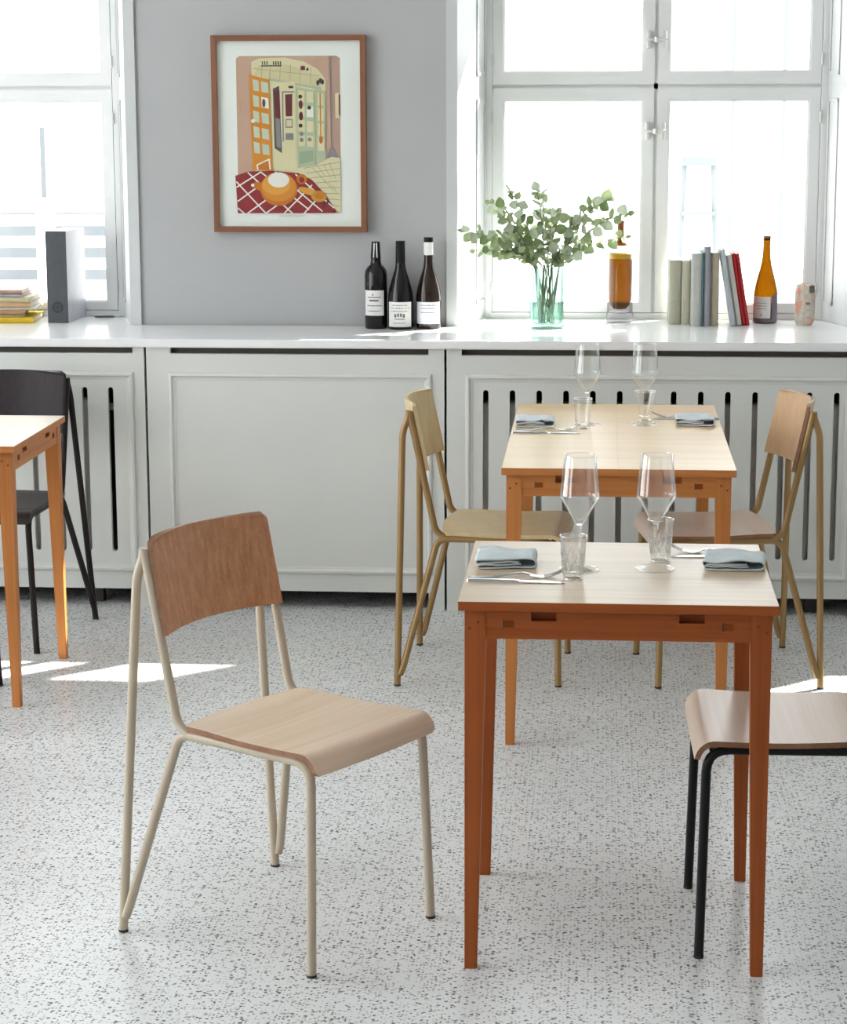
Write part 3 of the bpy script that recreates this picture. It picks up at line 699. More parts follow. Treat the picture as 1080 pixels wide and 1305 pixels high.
# port style bottle with high shoulders
bottle(-.760, 7.418, [(.036, 0), (.0385, .004), (.0385, .150), (.0385, .182), (.036, .196), (.028, .208), (.0195, .215), (.0175, .224), (.0165, .245), (.0135, .282), (.0132, .292), (0, .2925)],
       'dark high shouldered wine bottle with cream label, leftmost of the three on the shelf', M['wine_dark'], (.236, .2915, .0170, .0134, M['foil_black']), (.0385, -62, 48, .046, .131, M['label_cream']),
       ((-14, -8, .114, .006), (-40, 30, .106, .003), (-30, 18, .094, .006), (-42, 34, .078, .003), (-36, 28, .060, .0025)), (.0168, .0136, .240, .289, 24))
burg = lambda h, r: [(r-.003, 0), (r, .004), (r, .098), (r-.0005, .112), (r-.004, .135), (r-.012, .165), (.0185, .203), (.0155, .228), (.0142, .262), (.0142, h-.012), (.0155, h-.011), (.0155, h-.003), (0, h)]
bottle(-.675, 7.402, burg(.296, .0425), 'sloping shouldered red wine bottle with crest label, middle of the three', M['wine_dark'], (.222, .2955, .0158, .0150, M['foil_black']), (.0425, -60, 60, .010, .094, M['label_cream']),
       ((-36, 36, .082, .002), (-44, 44, .072, .003), (-40, 36, .062, .002), (-24, -14, .042, .012), (-10, -2, .044, .012), (2, 10, .044, .012), (14, 24, .042, .012), (-24, 24, .035, .003), (-30, 28, .022, .002)))
bottle(-.582, 7.428, burg(.306, .0430), 'brown wine bottle with white foil neck band, rightmost of the three', M['wine_olive'], (.290, .3055, .0148, .0150, M['foil_black'], (.248, .291, .0152, .0149, M['foil_white'])), (.0430, -60, 62, .018, .092, M['label_white']),
       ((-40, 36, .080, .002), (-34, 30, .070, .002), (-34, 30, .056, .002), (-40, -30, .012, .004), (-22, -6, .012, .004), (0, 10, .012, .004), (16, 40, .012, .004)))

# tall amber bottle with yellow liquid ring, behind the twigs
M['amber_fill'] = glass('amber liquid', (.315, .175, .018, 1), .04, .3, 2, .05, edge=(.35, .2, .05, 1))
M['amber_top'] = mat('yellow liquid surface', srgb(240, 196, 24), .3)
t = thing('glass_bottle', 'tall clear glass bottle holding amber liquid beside the vase', 'bottle', (.066, 7.646, Zs))
obj('body', lathe(NB(), [(0, .003), (.042, 0), (.046, .006), (.0445, .05), (.0445, .235), (.040, .252), (.026, .266), (.0145, .280), (.0125, .300), (.0125, .338), (.015, .340), (.015, .352), (.0115, .353), (.0115, .30), (.0125, .282), (.025, .263), (.038, .249), (.0415, .235), (.0415, .05), (.041, .035), (0, .030)], 40), glass('clear bottle glass', (.90, .89, .90, 1), .05, .7, 2.0, edge=(.45, .43, .45, 1)), t, True)
obj('liquid', lathe(NB(), [(0, .046), (.022, .048), (.034, .062), (.0405, .09), (.0408, .222), (0, .222)], 36), M['amber_fill'], t, True)
obj('liquid_surface', lathe(NB(), [(0, .2225), (.0405, .2225), (.0408, .238), (.036, .242), (0, .240)], 36), M['amber_top'], t, True)
obj('neck', lathe(NB(), [(.0240, .266), (.0118, .284), (.0112, .351), (.002, .351), (.002, .266)], 24, closed=True), M['amber_fill'], t, True)
# champagne style honey bottle
M['amber_wine'] = glass('honey brown bottle', (.285, .16, .018, 1), .04, .9, 1.6, .06, edge=(.22, .14, .05, 1))
t = bottle(.568, 7.672, [(.037, 0), (.041, .004), (.041, .085), (.040, .105), (.036, .130), (.028, .162), (.018, .200), (.0135, .232), (.0125, .270), (.0125, .284), (.0135, .285), (.0135, .297), (0, .298)],
       'honey coloured champagne bottle with cream label beside the books', M['amber_wine'], (.283, .2975, .0125, .0130, M['foil_bronze'] if 'foil_bronze' in M else mat('bronze foil', srgb(126, 92, 50), .4)), (.041, -75, 22, .018, .092, M['label_cream']),
       ((-50, 2, .070, .0015), (-52, 4, .060, .0015), (-50, 2, .050, .0015), (-26, -22, .026, .008)))
M['sediment'] = mat('grey bottle base', srgb(112, 106, 116), .3)
obj('base_band', lathe(NB(), [(.0375, .001), (.0415, .004), (.0415, .016), (.041, .016), (.037, .002)], 40), M['sediment'], t, True)
obj('side_tint', arc_patch(.0412, 28, 88, .016, .098, .0004), M['sediment'], t, True)

# faceted stone vessel
M['stone'] = mottled('speckled stone', srgb(206, 196, 182), srgb(178, 168, 154), 60, .7, .2, 200)
N, L, B = nodes(M['stone'])
tc = N.new('ShaderNodeTexCoord'); nz = N.new('ShaderNodeTexNoise'); nz.inputs['Scale'].default_value = 26; nz.inputs['Detail'].default_value = 1
cr = N.new('ShaderNodeValToRGB'); cr.color_ramp.interpolation = 'CONSTANT'; e = cr.color_ramp.elements
e[0].position = 0; e[0].color = (0, 0, 0, 1); e[1].position = .58; e[1].color = (1, 1, 1, 1)
mx = N.new('ShaderNodeMix'); mx.data_type = 'RGBA'; mx.inputs['B'].default_value = srgb(212, 148, 124)
src = B.inputs['Base Color'].links[0].from_socket
L.new(tc.outputs['Object'], nz.inputs['Vector']); L.new(nz.outputs['Fac'], cr.inputs['Fac']); L.new(cr.outputs['Color'], mx.inputs['Factor']); L.new(src, mx.inputs['A']); L.new(mx.outputs['Result'], B.inputs['Base Color'])
t = thing('stone_vessel', 'small speckled stone vessel with terracotta patches at the right end of the shelf', 'vessel', (.698, 7.601, Zs), .3)
obj('body', lathe(NB(), [(0, 0), (.026, 0), (.034, .014), (.034, .118), (.028, .138), (.020, .142), (.018, .132), (0, .128)], 9, rf=lambda a, z, r: .0025*math.sin(3*a+z*40) if r > .02 else 0), M['stone'], t)
M['stone_dark'] = mottled('dark grey stone chips', srgb(120, 114, 104), srgb(90, 86, 80), 50, .7)
obj('chip', arc_patch(.0338, 0, 38, .112, .136, .0015, 4), M['stone_dark'], t); obj('chip', arc_patch(.0345, -20, 6, .072, .080, .0012, 4), M['stone_dark'], t)

# ------------------------------------------------------------------ books
M['page'] = mottled('book pages', (.74, .71, .64, 1), (.68, .65, .58, 1), 80, .8)
def book(w_, d_, h_, loc, rot, label, col, group, flat=False, page=None):
    """upright: spine to the camera (-y); flat: lying, spine to the camera"""
    t = thing('book', label, 'book', loc, 0, group)
    t.rotation_euler = rot
    m = mottled('book cover', srgb(*col), srgb(*[max(0, c-10) for c in col]), 30, .6); c = .0022
    b = NB()
    if not flat:
        bx(b, -w_/2, -w_/2+c, 0, d_, 0, h_, .0006, 1); bx(b, w_/2-c, w_/2, 0, d_, 0, h_, .0006, 1)
        prism(b, [(-w_/2, .001), (-w_/2+c, -.0008), (-w_/4, -.0035), (0, -.0043), (w_/4, -.0035), (w_/2-c, -.0008), (w_/2, .001), (w_/2, .004), (-w_/2, .004)], XY, 0, h_)
        obj('cover', b, m, t)
        obj('pages', bx(NB(), -w_/2+c, w_/2-c, .004, d_-.004, .004, h_-.004), page or M['page'], t)
    else:
        bx(b, -h_/2, h_/2, 0, d_, 0, c, .0005, 1); bx(b, -h_/2, h_/2, 0, d_, w_-c, w_, .0005, 1)
        prism(b, [(.001, 0), (-.0008, c), (-.003, w_/4), (-.0038, w_/2), (-.003, w_*3/4), (-.0008, w_-c), (.001, w_), (.004, w_), (.004, 0)], YZ, -h_/2, h_/2)
        obj('cover', b, m, t)
        obj('pages', bx(NB(), -h_/2+.004, h_/2-.004, .004, d_-.004, c, w_-c), page or M['page'], t)
    return t
GB = 'books standing on the window shelf'
book(.0385, .15, .221, (.254, 7.590, Zs), (0, 0, .02), 'sage grey book, leftmost of the upright books', (176, 174, 156), GB)
book(.030, .15, .219, (.290, 7.594, Zs), (0, 0, -.01), 'pale sage book, second of the upright books', (190, 186, 166), GB)
book(.034, .17, .248, (.3235, 7.528, Zs), (0, 0, 0), 'light grey book, third of the upright books', (184, 186, 180), GB)
book(.007, .17, .250, (.3445, 7.529, Zs), (0, 0, 0), 'thin teal book between two grey upright books', (86, 116, 124), GB)
book(.022, .16, .270, (.3600, 7.532, Zs), (0, 0, 0), 'tallest slate grey book among the upright books', (146, 150, 158), GB)
book(.029, .16, .249, (.3865, 7.545, Zs), (0, 0, .01), 'beige book just left of the leaning books', (178, 168, 148), GB)
def lean(x, y, a, w_, h_, label, col):
    book(w_, .155, h_, (x-math.cos(a)*0, y, Zs+math.sin(a)*w_/2), (0, -a, 0), label, col, GB)
lean(.4535, 7.548, .168, .0165, .262, 'pale blue grey book leaning left against the upright books', (176, 184, 190))
lean(.4725, 7.560, .168, .019, .242, 'cream book leaning between the blue grey and red books', (204, 200, 192))
lean(.4895, 7.575, .168, .0125, .247, 'thin bright red book leaning at an angle, inner of two', (196, 40, 44))
lean(.5030, 7.575, .168, .0125, .246, 'thin dark red book, last of the leaning books', (168, 28, 34))
GS = 'books stacked flat on the window shelf'
z = Zs
for (w_, d_, h_, x, y, rz, label, col) in (
        (.020, .24, .30, -2.120, 7.50, .10, 'yellow paperback at the bottom of the stack', (216, 182, 30)),
        (.007, .21, .26, -2.135, 7.515, .22, 'thin white paperback on the yellow paperback', (206, 204, 196)),
        (.017, .20, .25, -2.130, 7.515, .16, 'tan brown book third from the bottom of the stack', (186, 146, 108)),
        (.007, .21, .30, -2.112, 7.520, .15, 'thin pale green magazine in the middle of the stack', (196, 202, 190)),
        (.019, .19, .25, -2.110, 7.530, .05, 'light tan book above the thin green magazine', (196, 160, 122)),
        (.017, .19, .24, -2.110, 7.530, .02, 'olive beige book third from the top of the stack', (188, 178, 142)),
        (.010, .18, .22, -2.130, 7.535, .0, 'thin lavender grey book second from the top of the stack', (160, 158, 168)),
        (.013, .18, .23, -2.130, 7.535, .05, 'rosy brown book on top of the stack', (168, 130, 116))):
    book(w_, d_, h_, (x, y, z), (0, 0, rz), label, col, GS, True); z += w_+.0002

# ------------------------------------------------------------------ charcoal box with round emblem
t = thing('storage_box', 'tall charcoal slip case box with a round emblem beside the book stack', 'box', (-1.887, 7.528, Zs), -.035)
M['box_front'] = mottled('charcoal card', srgb(70, 74, 78), srgb(65, 68, 73), 40, .6)
M['box_side'] = mottled('charcoal card with glare', srgb(182, 180, 188), srgb(174, 172, 180), 20, .45)  # charcoal card with window glare put into this side's colour
M['emblem'] = mat('black emblem ink', srgb(24, 26, 30), .6)
obj('body', bx(NB(), -.036, .036, .003, .24, 0, .318, .0012), M['box_side'], t)
fr = obj('front_panel', bx(NB(), -.0365, .0365, 0, .003, -.0, .3185, .0006), M['box_front'], t)
q = NB(); tube(q, [(.0, -.0006, .054), (.0, .0005, .054)], .0200, 32); obj('emblem_disc', q, M['emblem'], fr)
q = NB()
def bar(q, a0, b0, a1, b1, w_):
    L_ = math.hypot(a1-a0, b1-b0); ox, oy = -(b1-b0)/L_*w_/2, (a1-a0)/L_*w_/2
    prism(q, [(a0+ox, b0+oy), (a0-ox, b0-oy), (a1-ox, b1-oy), (a1+ox, b1+oy)], XZ, -.0010, -.0004)
for s in (-1, 1):
    bar(q, s*.0035, .040, s*.0035, .049, .0032); bar(q, s*.0035, .059, s*.0035, .068, .0032)
    bar(q, s*.004, .054, s*.0115, .0645, .0032); bar(q, s*.004, .054, s*.0115, .0435, .0032); bar(q, s*.012, .054, s*.0165, .054, .0034)
obj('emblem_mark', q, M['box_front'], fr)
t = thing('paper_card', 'small folded white card lying by the window beside the charcoal box', 'card', (-1.765, 7.715, Zs), .2)
q = NB(); bx(q, -.035, .035, -.02, .02, 0, .0012); b2 = sheet(q, lambda u, v: (-.035+.07*u, .02-.04*v, .002+.010*v), 2, 2, .001)
obj('card_sheet', q, M['paper'], t)

# ------------------------------------------------------------------ vase and eucalyptus
VX, VY = -.182, 7.453
t = thing('glass_vase', 'clear greenish glass vase holding the eucalyptus', 'vase', (VX, VY, Zs))
wob = lambda a, z, r: .0018*math.sin(4*a+.6)+.0012*math.sin(9*a+z*30) if r > .02 else 0
obj('vessel', lathe(NB(), [(0, 0), (.050, 0), (.0555, .005), (.056, .10), (.0585, .206), (.0545, .206), (.0525, .10), (.0515, .022), (.046, .014), (0, .013)], 48, rf=wob), M['vase_glass'], t, True)
M['leaf_a'] = mottled('eucalyptus leaf green', srgb(150, 162, 124), srgb(126, 142, 102), 60, .55)
M['leaf_b'] = mottled('eucalyptus leaf silver', srgb(186, 194, 174), srgb(162, 174, 150), 60, .55)
M['leaf_c'] = mottled('eucalyptus leaf dark', srgb(122, 140, 94), srgb(100, 120, 76), 60, .55)
for k in ('leaf_a', 'leaf_b', 'leaf_c'):                       # thin leaves let the window light through
    N, L, B = nodes(M[k]); tl = N.new('ShaderNodeBsdfTranslucent'); mx = N.new('ShaderNodeMixShader'); mx.inputs[0].default_value = .3
    L.new(B.inputs['Base Color'].links[0].from_socket, tl.inputs['Color']); L.new(B.outputs[0], mx.inputs[1]); L.new(tl.outputs[0], mx.inputs[2]); L.new(mx.outputs[0], N['Material Output'].inputs['Surface'])
M['stem'] = mottled('eucalyptus stem', srgb(132, 140, 96), srgb(110, 100, 76), 50, .6)
bq = thing('eucalyptus_bouquet', 'bunch of eucalyptus twigs with round grey green leaves in the vase', 'foliage', (VX, VY, Zs+.014))
def leaf_mesh(name, m, ln, wd, cup):
    b = NB(); n = 6; rows = []
    for i in range(n+1):
        t_ = i/n; w_ = wd*math.sin(math.pi*min(1, t_**.75))**.8 if 0 < i < n else 0
        y = ln*t_; zc = -cup*math.sin(math.pi*t_)*0+ln*.12*t_*t_
        if w_ == 0: rows.append([b.verts.new((0, y, zc))])
        else: rows.append([b.verts.new((-w_, y, zc+cup)), b.verts.new((0, y, zc)), b.verts.new((w_, y, zc+cup))])
    for p, q in zip(rows, rows[1:]):
        if len(p) == 1: b.faces.new((p[0], q[1], q[0])); b.faces.new((p[0], q[2], q[1]))
        elif len(q) == 1: b.faces.new((p[0], p[1], q[0])); b.faces.new((p[1], p[2], q[0]))
        else: b.faces.new((p[0], p[1], q[1], q[0])); b.faces.new((p[1], p[2], q[2], q[1]))
    me = bpy.data.meshes.new(name); b.to_mesh(me); b.free(); me.materials.append(m)
    for f in me.polygons: f.use_smooth = True
    return me
LV = [leaf_mesh('leaf', M['leaf_a'], .034, .0145, .003), leaf_mesh('leaf', M['leaf_b'], .032, .0150, .004), leaf_mesh('leaf', M['leaf_c'], .030, .0125, .003), leaf_mesh('leaf', M['leaf_a'], .026, .011, .002)]
rng = random.Random(21)
targets = [(590, 297, -.05), (598, 306, .06), (603, 322, -.02), (622, 264, .05), (634, 272, -.08), (648, 249, .02), (683, 246, -.03), (690, 258, .06), (716, 268, -.05), (733, 292, .03), (742, 318, -.06), (640, 300, -.10),
           (662, 278, .09), (702, 288, -.10), (756, 300, .02), (762, 262, .03), (778, 258, -.03), (800, 276, -.02), (798, 306, .03), (668, 318, -.11), (722, 322, -.10), (626, 326, .0), (655, 296, .03), (708, 278, .08), (660, 314, .07), (690, 316, -.08), (712, 330, -.05), (645, 318, -.07)]
nleaf = 0
for (u, v, dy) in targets:
    T = Vector(((u-697)/375*1.0, dy, (418-v)/368-.014)); far = abs(T.x) > .17
    b0 = Vector((rng.uniform(-.028, .028), rng.uniform(-.028, .028), .004)); r0 = Vector((max(-.04, min(.04, T.x*.22+rng.uniform(-.012, .012))), max(-.035, min(.035, dy*.3)), .19))
    ctrl = Vector((T.x*.50, dy*.6, max(.23, T.z*.86)+ (.035 if far else .0)))
    pts = [b0, b0*.5+r0*.5]
    for k in range(9):
        s_ = k/8; pts.append(r0*(1-s_)**2+ctrl*2*s_*(1-s_)+T*s_*s_)
    rad = [.0024]*2+[.0022-.0014*k/8 for k in range(9)]
    st = obj('twig', tube(NB(), pts, rad, 6), M['stem'], bq, True)
    path = pts[2:]; L_ = sum((path[i+1]-path[i]).length for i in range(8))
    nl = max(9, int(L_/.0175)); 
    for k in range(nl):
        s_ = .22+.78*(k+.5)/nl; f_ = s_*8; i = min(7, int(f_)); p = path[i].lerp(path[i+1], f_-i); d = (path[i+1]-path[i]).normalized()
        ang = k*1.9+rng.uniform(-.5, .5)
        side = d.cross(Vector((0, 0, 1)) if abs(d.z) < .9 else Vector((1, 0, 0))).normalized(); up = side.cross(d)
        out = (side*math.cos(ang)+up*math.sin(ang))
        yv = (out*.85+d*.55+Vector((0, 0, -.15))).normalized()
        if k == nl-1: yv = d
        nv = (out.cross(d)*rng.uniform(-1, 1)+Vector((rng.uniform(-.7, .7), rng.uniform(-1, -.1), rng.uniform(.1, 1)))); xv = yv.cross(nv).normalized(); zv = xv.cross(yv)
        sc = rng.uniform(1.0, 1.45)*(1.0-.25*(s_ > .9))
        m4 = Matrix(((xv.x*sc, yv.x*sc, zv.x*sc, p.x), (xv.y*sc, yv.y*sc, zv.y*sc, p.y), (xv.z*sc, yv.z*sc, zv.z*sc, p.z), (0, 0, 0, 1)))
        lf = bpy.data.objects.new('leaf', rng.choice(LV)); COL.objects.link(lf); lf.parent = st; lf.matrix_local = m4; nleaf += 1

# ================================================================== PLACE SETTINGS
def ring(b, r, z, w_, n=44, k=8):
    return lathe(b, [(r+w_*math.cos(2*math.pi*i/k), z+w_*math.sin(2*math.pi*i/k)) for i in range(k)], n, closed=True)
def wine_glass(x, y, label):
    t = thing('wine_glass', label, 'glass', (x, y, TH), group='wine glasses on the tables')
    o_ = [(0, 0), (.036, .0), (.0395, .0008), (.0395, .0018), (.030, .0036), (.012, .0060), (.0050, .010), (.0036, .020), (.0034, .070), (.0040, .086), (.0085, .0960)]
    bowl_o = [(.0085, .0960), (.0230, .120), (.0385, .1455), (.0400, .1490), (.0396, .1540), (.0360, .190), (.0315, .2330)]
    bowl_i = [(.0305, .2330), (.0350, .190), (.0385, .1538), (.0388, .1492), (.0373, .1462), (.0218, .1215), (.0070, .1030), (0, .1010)]
    obj('foot', lathe(NB(), [(0, 0), (.036, 0), (.0395, .0008), (.0395, .0018), (.030, .0036), (.012, .0060), (.0048, .0105), (0, .0105)], 40), M['glass_foot'], t, True)
    obj('stem', lathe(NB(), [(0, .0105), (.0046, .0106), (.0036, .020), (.0034, .070), (.0040, .086), (.0060, .0925), (0, .0925)], 20), M['glass'], t, True)
    obj('bowl', lathe(NB(), [(0, .0925), (.0060, .0926)]+bowl_o+[(.0310, .2337)]+bowl_i, 44), M['glass'], t, True)
    obj('rim', ring(NB(), .0310, .2335, .0007), M['glass_rim'], t, True)
    obj('foot_rim', ring(NB(), .0393, .0013, .0009), M['glass_rim'], t, True)
def tumbler(x, y, label, cut=True, flare=False):
    t = thing('water_tumbler', label, 'glass', (x, y, TH), group='water tumblers on the tables')
    H = .087
    def prof_r(z): return .0195+(.0272-.0195)*(z/H)**(1.0 if not flare else 1.6)+(.004*smoothstep(.06, H, z) if flare else 0)
    zs_ = [0]+[.004+(H-.004)*i/30 for i in range(31)]
    def rf(a, z, r):
        if not cut or z < .010 or z > .062: return 0
        k = 9; g1 = abs(math.sin(k*a/1+z*105)); g2 = abs(math.sin(k*a-z*105)); return -.0026*max(0, 1-min(g1, g2)*2.2)
    outer = [(0, 0), (.0175, 0)]+[(prof_r(z), z) for z in zs_[1:]]
    obj('tumbler_wall', lathe(NB(), outer+[(prof_r(H)-.0007, H+.0006), (prof_r(H)-.0016, H)]+[(prof_r(z)-.0020-.0006*(1-z/H), z) for z in (.070, .05, .03, .016)]+[(.012, .0125), (0, .012)], 72 if cut else 40, rf=lambda a, z, r: rf(a, z, r) if r > prof_r(z)-.0003 else 0), M['cut_glass'] if cut else M['glass'], t, not cut)
    obj('rim', ring(NB(), prof_r(H)-.0008, H, .0009), M['glass_rim'], t, True)
    obj('base_rim', ring(NB(), .0183, .0016, .0014), M['glass_rim'], t, True)
    if cut:
        q = NB()
        for k_ in range(9):
            for sg in (-1, 1):
                tube(q, [((prof_r(z)+.0001)*math.cos(sg*(z-.012)*24+k_*2*math.pi/9), (prof_r(z)+.0001)*math.sin(sg*(z-.012)*24+k_*2*math.pi/9), z) for z in [.012+.048*i/12 for i in range(13)]], [.00035+.00035*math.sin(math.pi*i/12) for i in range(13)], 6)
        obj('cut_pattern', q, M['cut_facet'], t, True)
def napkin(x, y, rz, label, sd_, w_=.122, d_=.115, mtl=None):
    t = thing('linen_napkin', label, 'napkin', (x, y, TH), rz, 'folded napkins on the tables')
    r2 = random.Random(sd_); th = .0046
    ph = [r2.uniform(0, 6) for _ in range(8)]
    # serpentine fold seen from the camera side: layers rolled around the two ends
    def layer_path():
        hw = w_/2; P_ = []
        def arc(cx, cz, r, a0, a1, n=7):
            for k in range(n+1):
                a = math.radians(a0+(a1-a0)*k/n); P_.append((cx+r*math.cos(a), cz+r*math.sin(a)))
        def run(xa, xb, z_, n=10, amp=.0012, p=0):
            for k in range(1, n):
                s_ = k/n; P_.append((xa+(xb-xa)*s_, z_+amp*math.sin(s_*7+p)))
        z0 = th/2+.0004
        P_.append((hw-.030, z0+.0065)); run(hw-.03, -hw+.012, z0+.0065, p=ph[0])
        arc(-hw+.008, z0+.0033, .0033, 90, 270, 6)
        run(-hw+.01, hw-.008, z0, amp=.0002, p=ph[1])
        arc(hw-.008, z0+.0088, .0088, -90, 90, 8)
        run(hw-.01, -hw+.008, z0+.0172, amp=.0016, p=ph[2])
        arc(-hw+.006, z0+.0128, .0044, 90, 265, 6)
        run(-hw+.008, hw-.024, z0+.0108, amp=.0008, p=ph[3])
        return P_
    base = layer_path(); n = len(base)-1
    def fn(u, v):
        k = u*n; i = min(n-1, int(k)); f_ = k-i; a = base[i]; c = base[i+1]
        X_, Z_ = a[0]+(c[0]-a[0])*f_, a[1]+(c[1]-a[1])*f_
        lift = Z_/.02
        return (X_+.003*math.sin(v*5+ph[4])*lift, (v-.5)*d_+.004*math.sin(X_*40+ph[5])*(1 if v < .5 else -1)*abs(v-.5)*2, Z_+.0018*lift*math.sin(v*9+X_*55+ph[6])*(1 if Z_ > .014 else 0))
    obj('folded_cloth', sheet(NB(), fn, n, 12, th*.62), mtl or M['linen'], t, 'all')
def flat_bar(b, secs):
    """secs: (x, half width y, z bottom, z top)"""
    rows = [[b.verts.new((x, -hw, z0)), b.verts.new((x, hw, z0)), b.verts.new((x, hw*.8, z1)), b.verts.new((x, -hw*.8, z1))] for x, hw, z0, z1 in secs]
    for p, q in zip(rows, rows[1:]):
        for k in range(4): b.faces.new((p[k], p[(k+1) % 4], q[(k+1) % 4], q[k]))
    b.faces.new(rows[0][::-1]); b.faces.new(rows[-1]); return b
def knife(x, y, rz, label):
    t = thing('table_knife', label, 'knife', (x, y, TH), rz, 'cutlery on the tables')
    obj('handle', flat_bar(NB(), [(0, .0045, 0, .005), (.003, .0058, 0, .0062), (.05, .0060, 0, .0062), (.095, .0048, 0, .0055), (.103, .0045, .0006, .0045)]), M['steel'], t)
    obj('blade', flat_bar(NB(), [(.102, .0045, .0008, .0042), (.112, .0080, .0014, .0032), (.16, .0088, .0010, .0026), (.182, .0070, .0006, .0020), (.194, .0022, .0004, .0012)]), M['steel'], t)
def fork(x, y, rz, label, z=0.0):
    t = thing('table_fork', label, 'fork', (x, y, TH+z), rz, 'cutlery on the tables')
    arch = lambda x_: .004+.008*math.sin(max(0, min(1, (x_-.05)/.085))*math.pi)
    obj('handle', flat_bar(NB(), [(0, .0050, 0, .0026), (.004, .0062, 0, .0030), (.05, .0052, .0004, .0036), (.085, .0034, .0055, .0090), (.108, .0030, .0078, .0112), (.124, .0042, .0052, .0080)]), M['steel'], t)
    obj('head', flat_bar(NB(), [(.122, .0042, .0053, .0080), (.130, .0098, .0026, .0046), (.142, .0112, .0006, .0024), (.152, .0112, .0010, .0028)]), M['steel'], t)
    for k in range(4):
        yy = -.0093+.0062*k; b = NB()
        rows = [[b.verts.new((xx, yy+s_*hh, zz+d_)) for s_, d_ in ((-1, 0), (1, 0), (1, .0018), (-1, .0018))] for xx, hh, zz in ((.150, .0019, .0010), (.165, .0017, .0042), (.180, .0014, .0095), (.192, .0008, .0155))]
        for p, q in zip(rows, rows[1:]):
            for i in range(4): b.faces.new((p[i], p[(i+1) % 4], q[(i+1) % 4], q[i]))
        b.faces.new(rows[0][::-1]); b.faces.new(rows[-1])
        obj('tine', b, M['steel'], t)
# front table
wine_glass(-.037, 4.334, 'left wine glass on the front table'); wine_glass(.116, 4.352, 'right wine glass on the front table')
tumbler(-.048, 4.250, 'cut glass tumbler at the left setting of the front table'); tumbler(.128, 4.430, 'cut glass tumbler at the right setting of the front table')
napkin(-.186, 4.385, .05, 'grey blue folded napkin at the left of the front table', 3)
napkin(.276, 4.395, -.06, 'grey blue folded napkin at the right of the front table', 5)
knife(-.256, 4.212, -.03, 'steel knife lying in front of the left napkin, front table'); fork(-.255, 4.243, .10, 'steel fork beside the knife at the left, front table')
knife(.345, 4.470, math.pi+.0, 'steel knife behind the right napkin on the front table'); fork(.340, 4.495, math.pi-.14, 'steel fork behind the right napkin on the front table')
# long table
wine_glass(-.036, 6.300, 'left wine glass on the long table'); wine_glass(.129, 6.310, 'right wine glass on the long table')
tumbler(-.047, 6.225, 'plain water tumbler at the left setting of the long table', False); tumbler(.133, 6.385, 'flared water tumbler at the right setting of the long table', False, True)
M['linen_b'] = mottled('pale blue linen', (.70, .75, .79, 1), (.62, .68, .73, 1), 40, .9, .3, 700)
napkin(-.186, 6.292, .02, 'pale blue folded napkin at the left of the long table', 8, .112, .11, M['linen_b'])
napkin(.275, 6.340, -.04, 'pale blue folded napkin at the right of the long table', 9, .112, .11, M['linen_b'])
knife(-.246, 6.126, .0, 'steel knife lying in front of the left napkin, long table'); fork(-.243, 6.165, .14, 'steel fork beside the knife at the left, long table')
knife(.350, 6.420, math.pi, 'steel knife behind the right napkin on the long table'); fork(.345, 6.445, math.pi-.06, 'steel fork behind the right napkin on the long table')

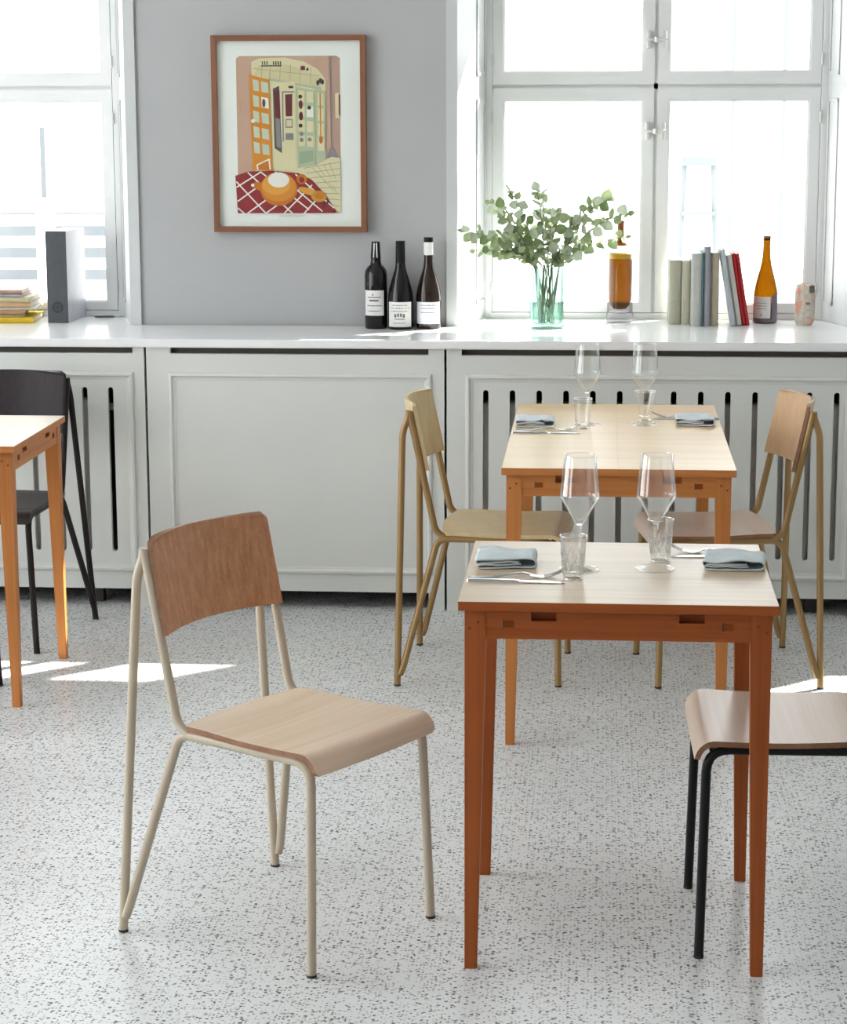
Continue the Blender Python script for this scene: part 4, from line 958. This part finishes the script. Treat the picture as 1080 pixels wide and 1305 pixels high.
# ================================================================== OUTSIDE THE WINDOWS
M['paving'] = mottled('pale courtyard paving', (.62, .62, .61, 1), (.66, .66, .65, 1), .6, .9)
o = obj('ground', bx(NB(), -70, 70, 8.05, 150, -1.3, -1.0), M['paving']); tag(o, kind='structure')
M['render_white'] = mottled('white exterior render', (.86, .86, .86, 1), (.84, .84, .84, 1), .8, .8)
M['ext_grey'] = mottled('blue grey exterior glazing', (.10, .112, .122, 1), (.125, .135, .145, 1), 1.2, .7)
t = thing('low_building', 'pale low building with grey ribbon windows far outside the left window', 'building', (-7.6, 26, -1.0), .05)
obj('wall', bx(NB(), -4.5, 2.4, 0, 5, 0, 1.55), M['render_white'], t)
for k in range(4): obj('ribbon_window', bx(NB(), -4.3, 2.2-.25*(k % 2), -.03, .05, .48+.26*k, .60+.26*k), M['ext_grey'], t)
obj('roof_edge', bx(NB(), -4.6, 2.5, -.10, 5.1, 1.55, 1.63), M['render_white'], t)
t = thing('timber_frame', 'white painted post and rail frame standing outside the left window', 'frame', (-3.06, 12, -1.0))
obj('post', bx(NB(), -.045, .045, -.04, .04, 0, 2.10), M['render_white'], t); obj('rail', bx(NB(), -1.2, .6, -.03, .03, 2.04, 2.12), M['render_white'], t)
obj('finial', bx(NB(), -.014, .014, -.014, .014, 2.10, 2.50), M['ext_grey'], t)
M['pale_blue'] = mottled('pale blue paint', (.15, .163, .175, 1), (.165, .177, .187, 1), 4, .7)
t = thing('step_ladder', 'pale blue step ladder faintly visible outside the right window', 'ladder', (.56, 13, -1.0))
q = NB()
for s in (-1, 1): obj('stile', tube(NB(), [(s*.17, -.25, 0), (s*.085, 0, 2.27)], .018, 8), M['pale_blue'], t, True); obj('rear_stile', tube(NB(), [(s*.17, .5, 0), (s*.085, .02, 2.25)], .012, 8), M['pale_blue'], t, True)
for k in range(7):
    f_ = (k+1)/8; obj('tread', bx(NB(), -.17+.085*f_, .17-.085*f_, -.25+.25*f_-.04, -.25+.25*f_+.04, 2.27*f_-.012, 2.27*f_+.012), M['pale_blue'], t)
obj('top_cap', bx(NB(), -.10, .10, -.05, .07, 2.26, 2.31), M['pale_blue'], t)
for (x, zb, h, nm) in ((.92, 2.03, .9, 'pale blue lamp post seen through the upper right pane'), (1.28, 1.90, 1.0, 'second pale blue lamp post further right in the upper right pane')):
    t = thing('lamp_post', nm, 'post', (x*1.0, 16, -1.0))
    obj('pole', tube(NB(), [(0, 0, 0), (0, 0, zb+1.0+h)], .016, 8), M['pale_blue'], t, True)
    obj('lamp_head', lathe(NB(), [(0, zb+1.0+h), (.10, zb+1.0+h+.02), (.06, zb+1.0+h+.18), (0, zb+1.0+h+.2)], 14), M['pale_blue'], t, True)
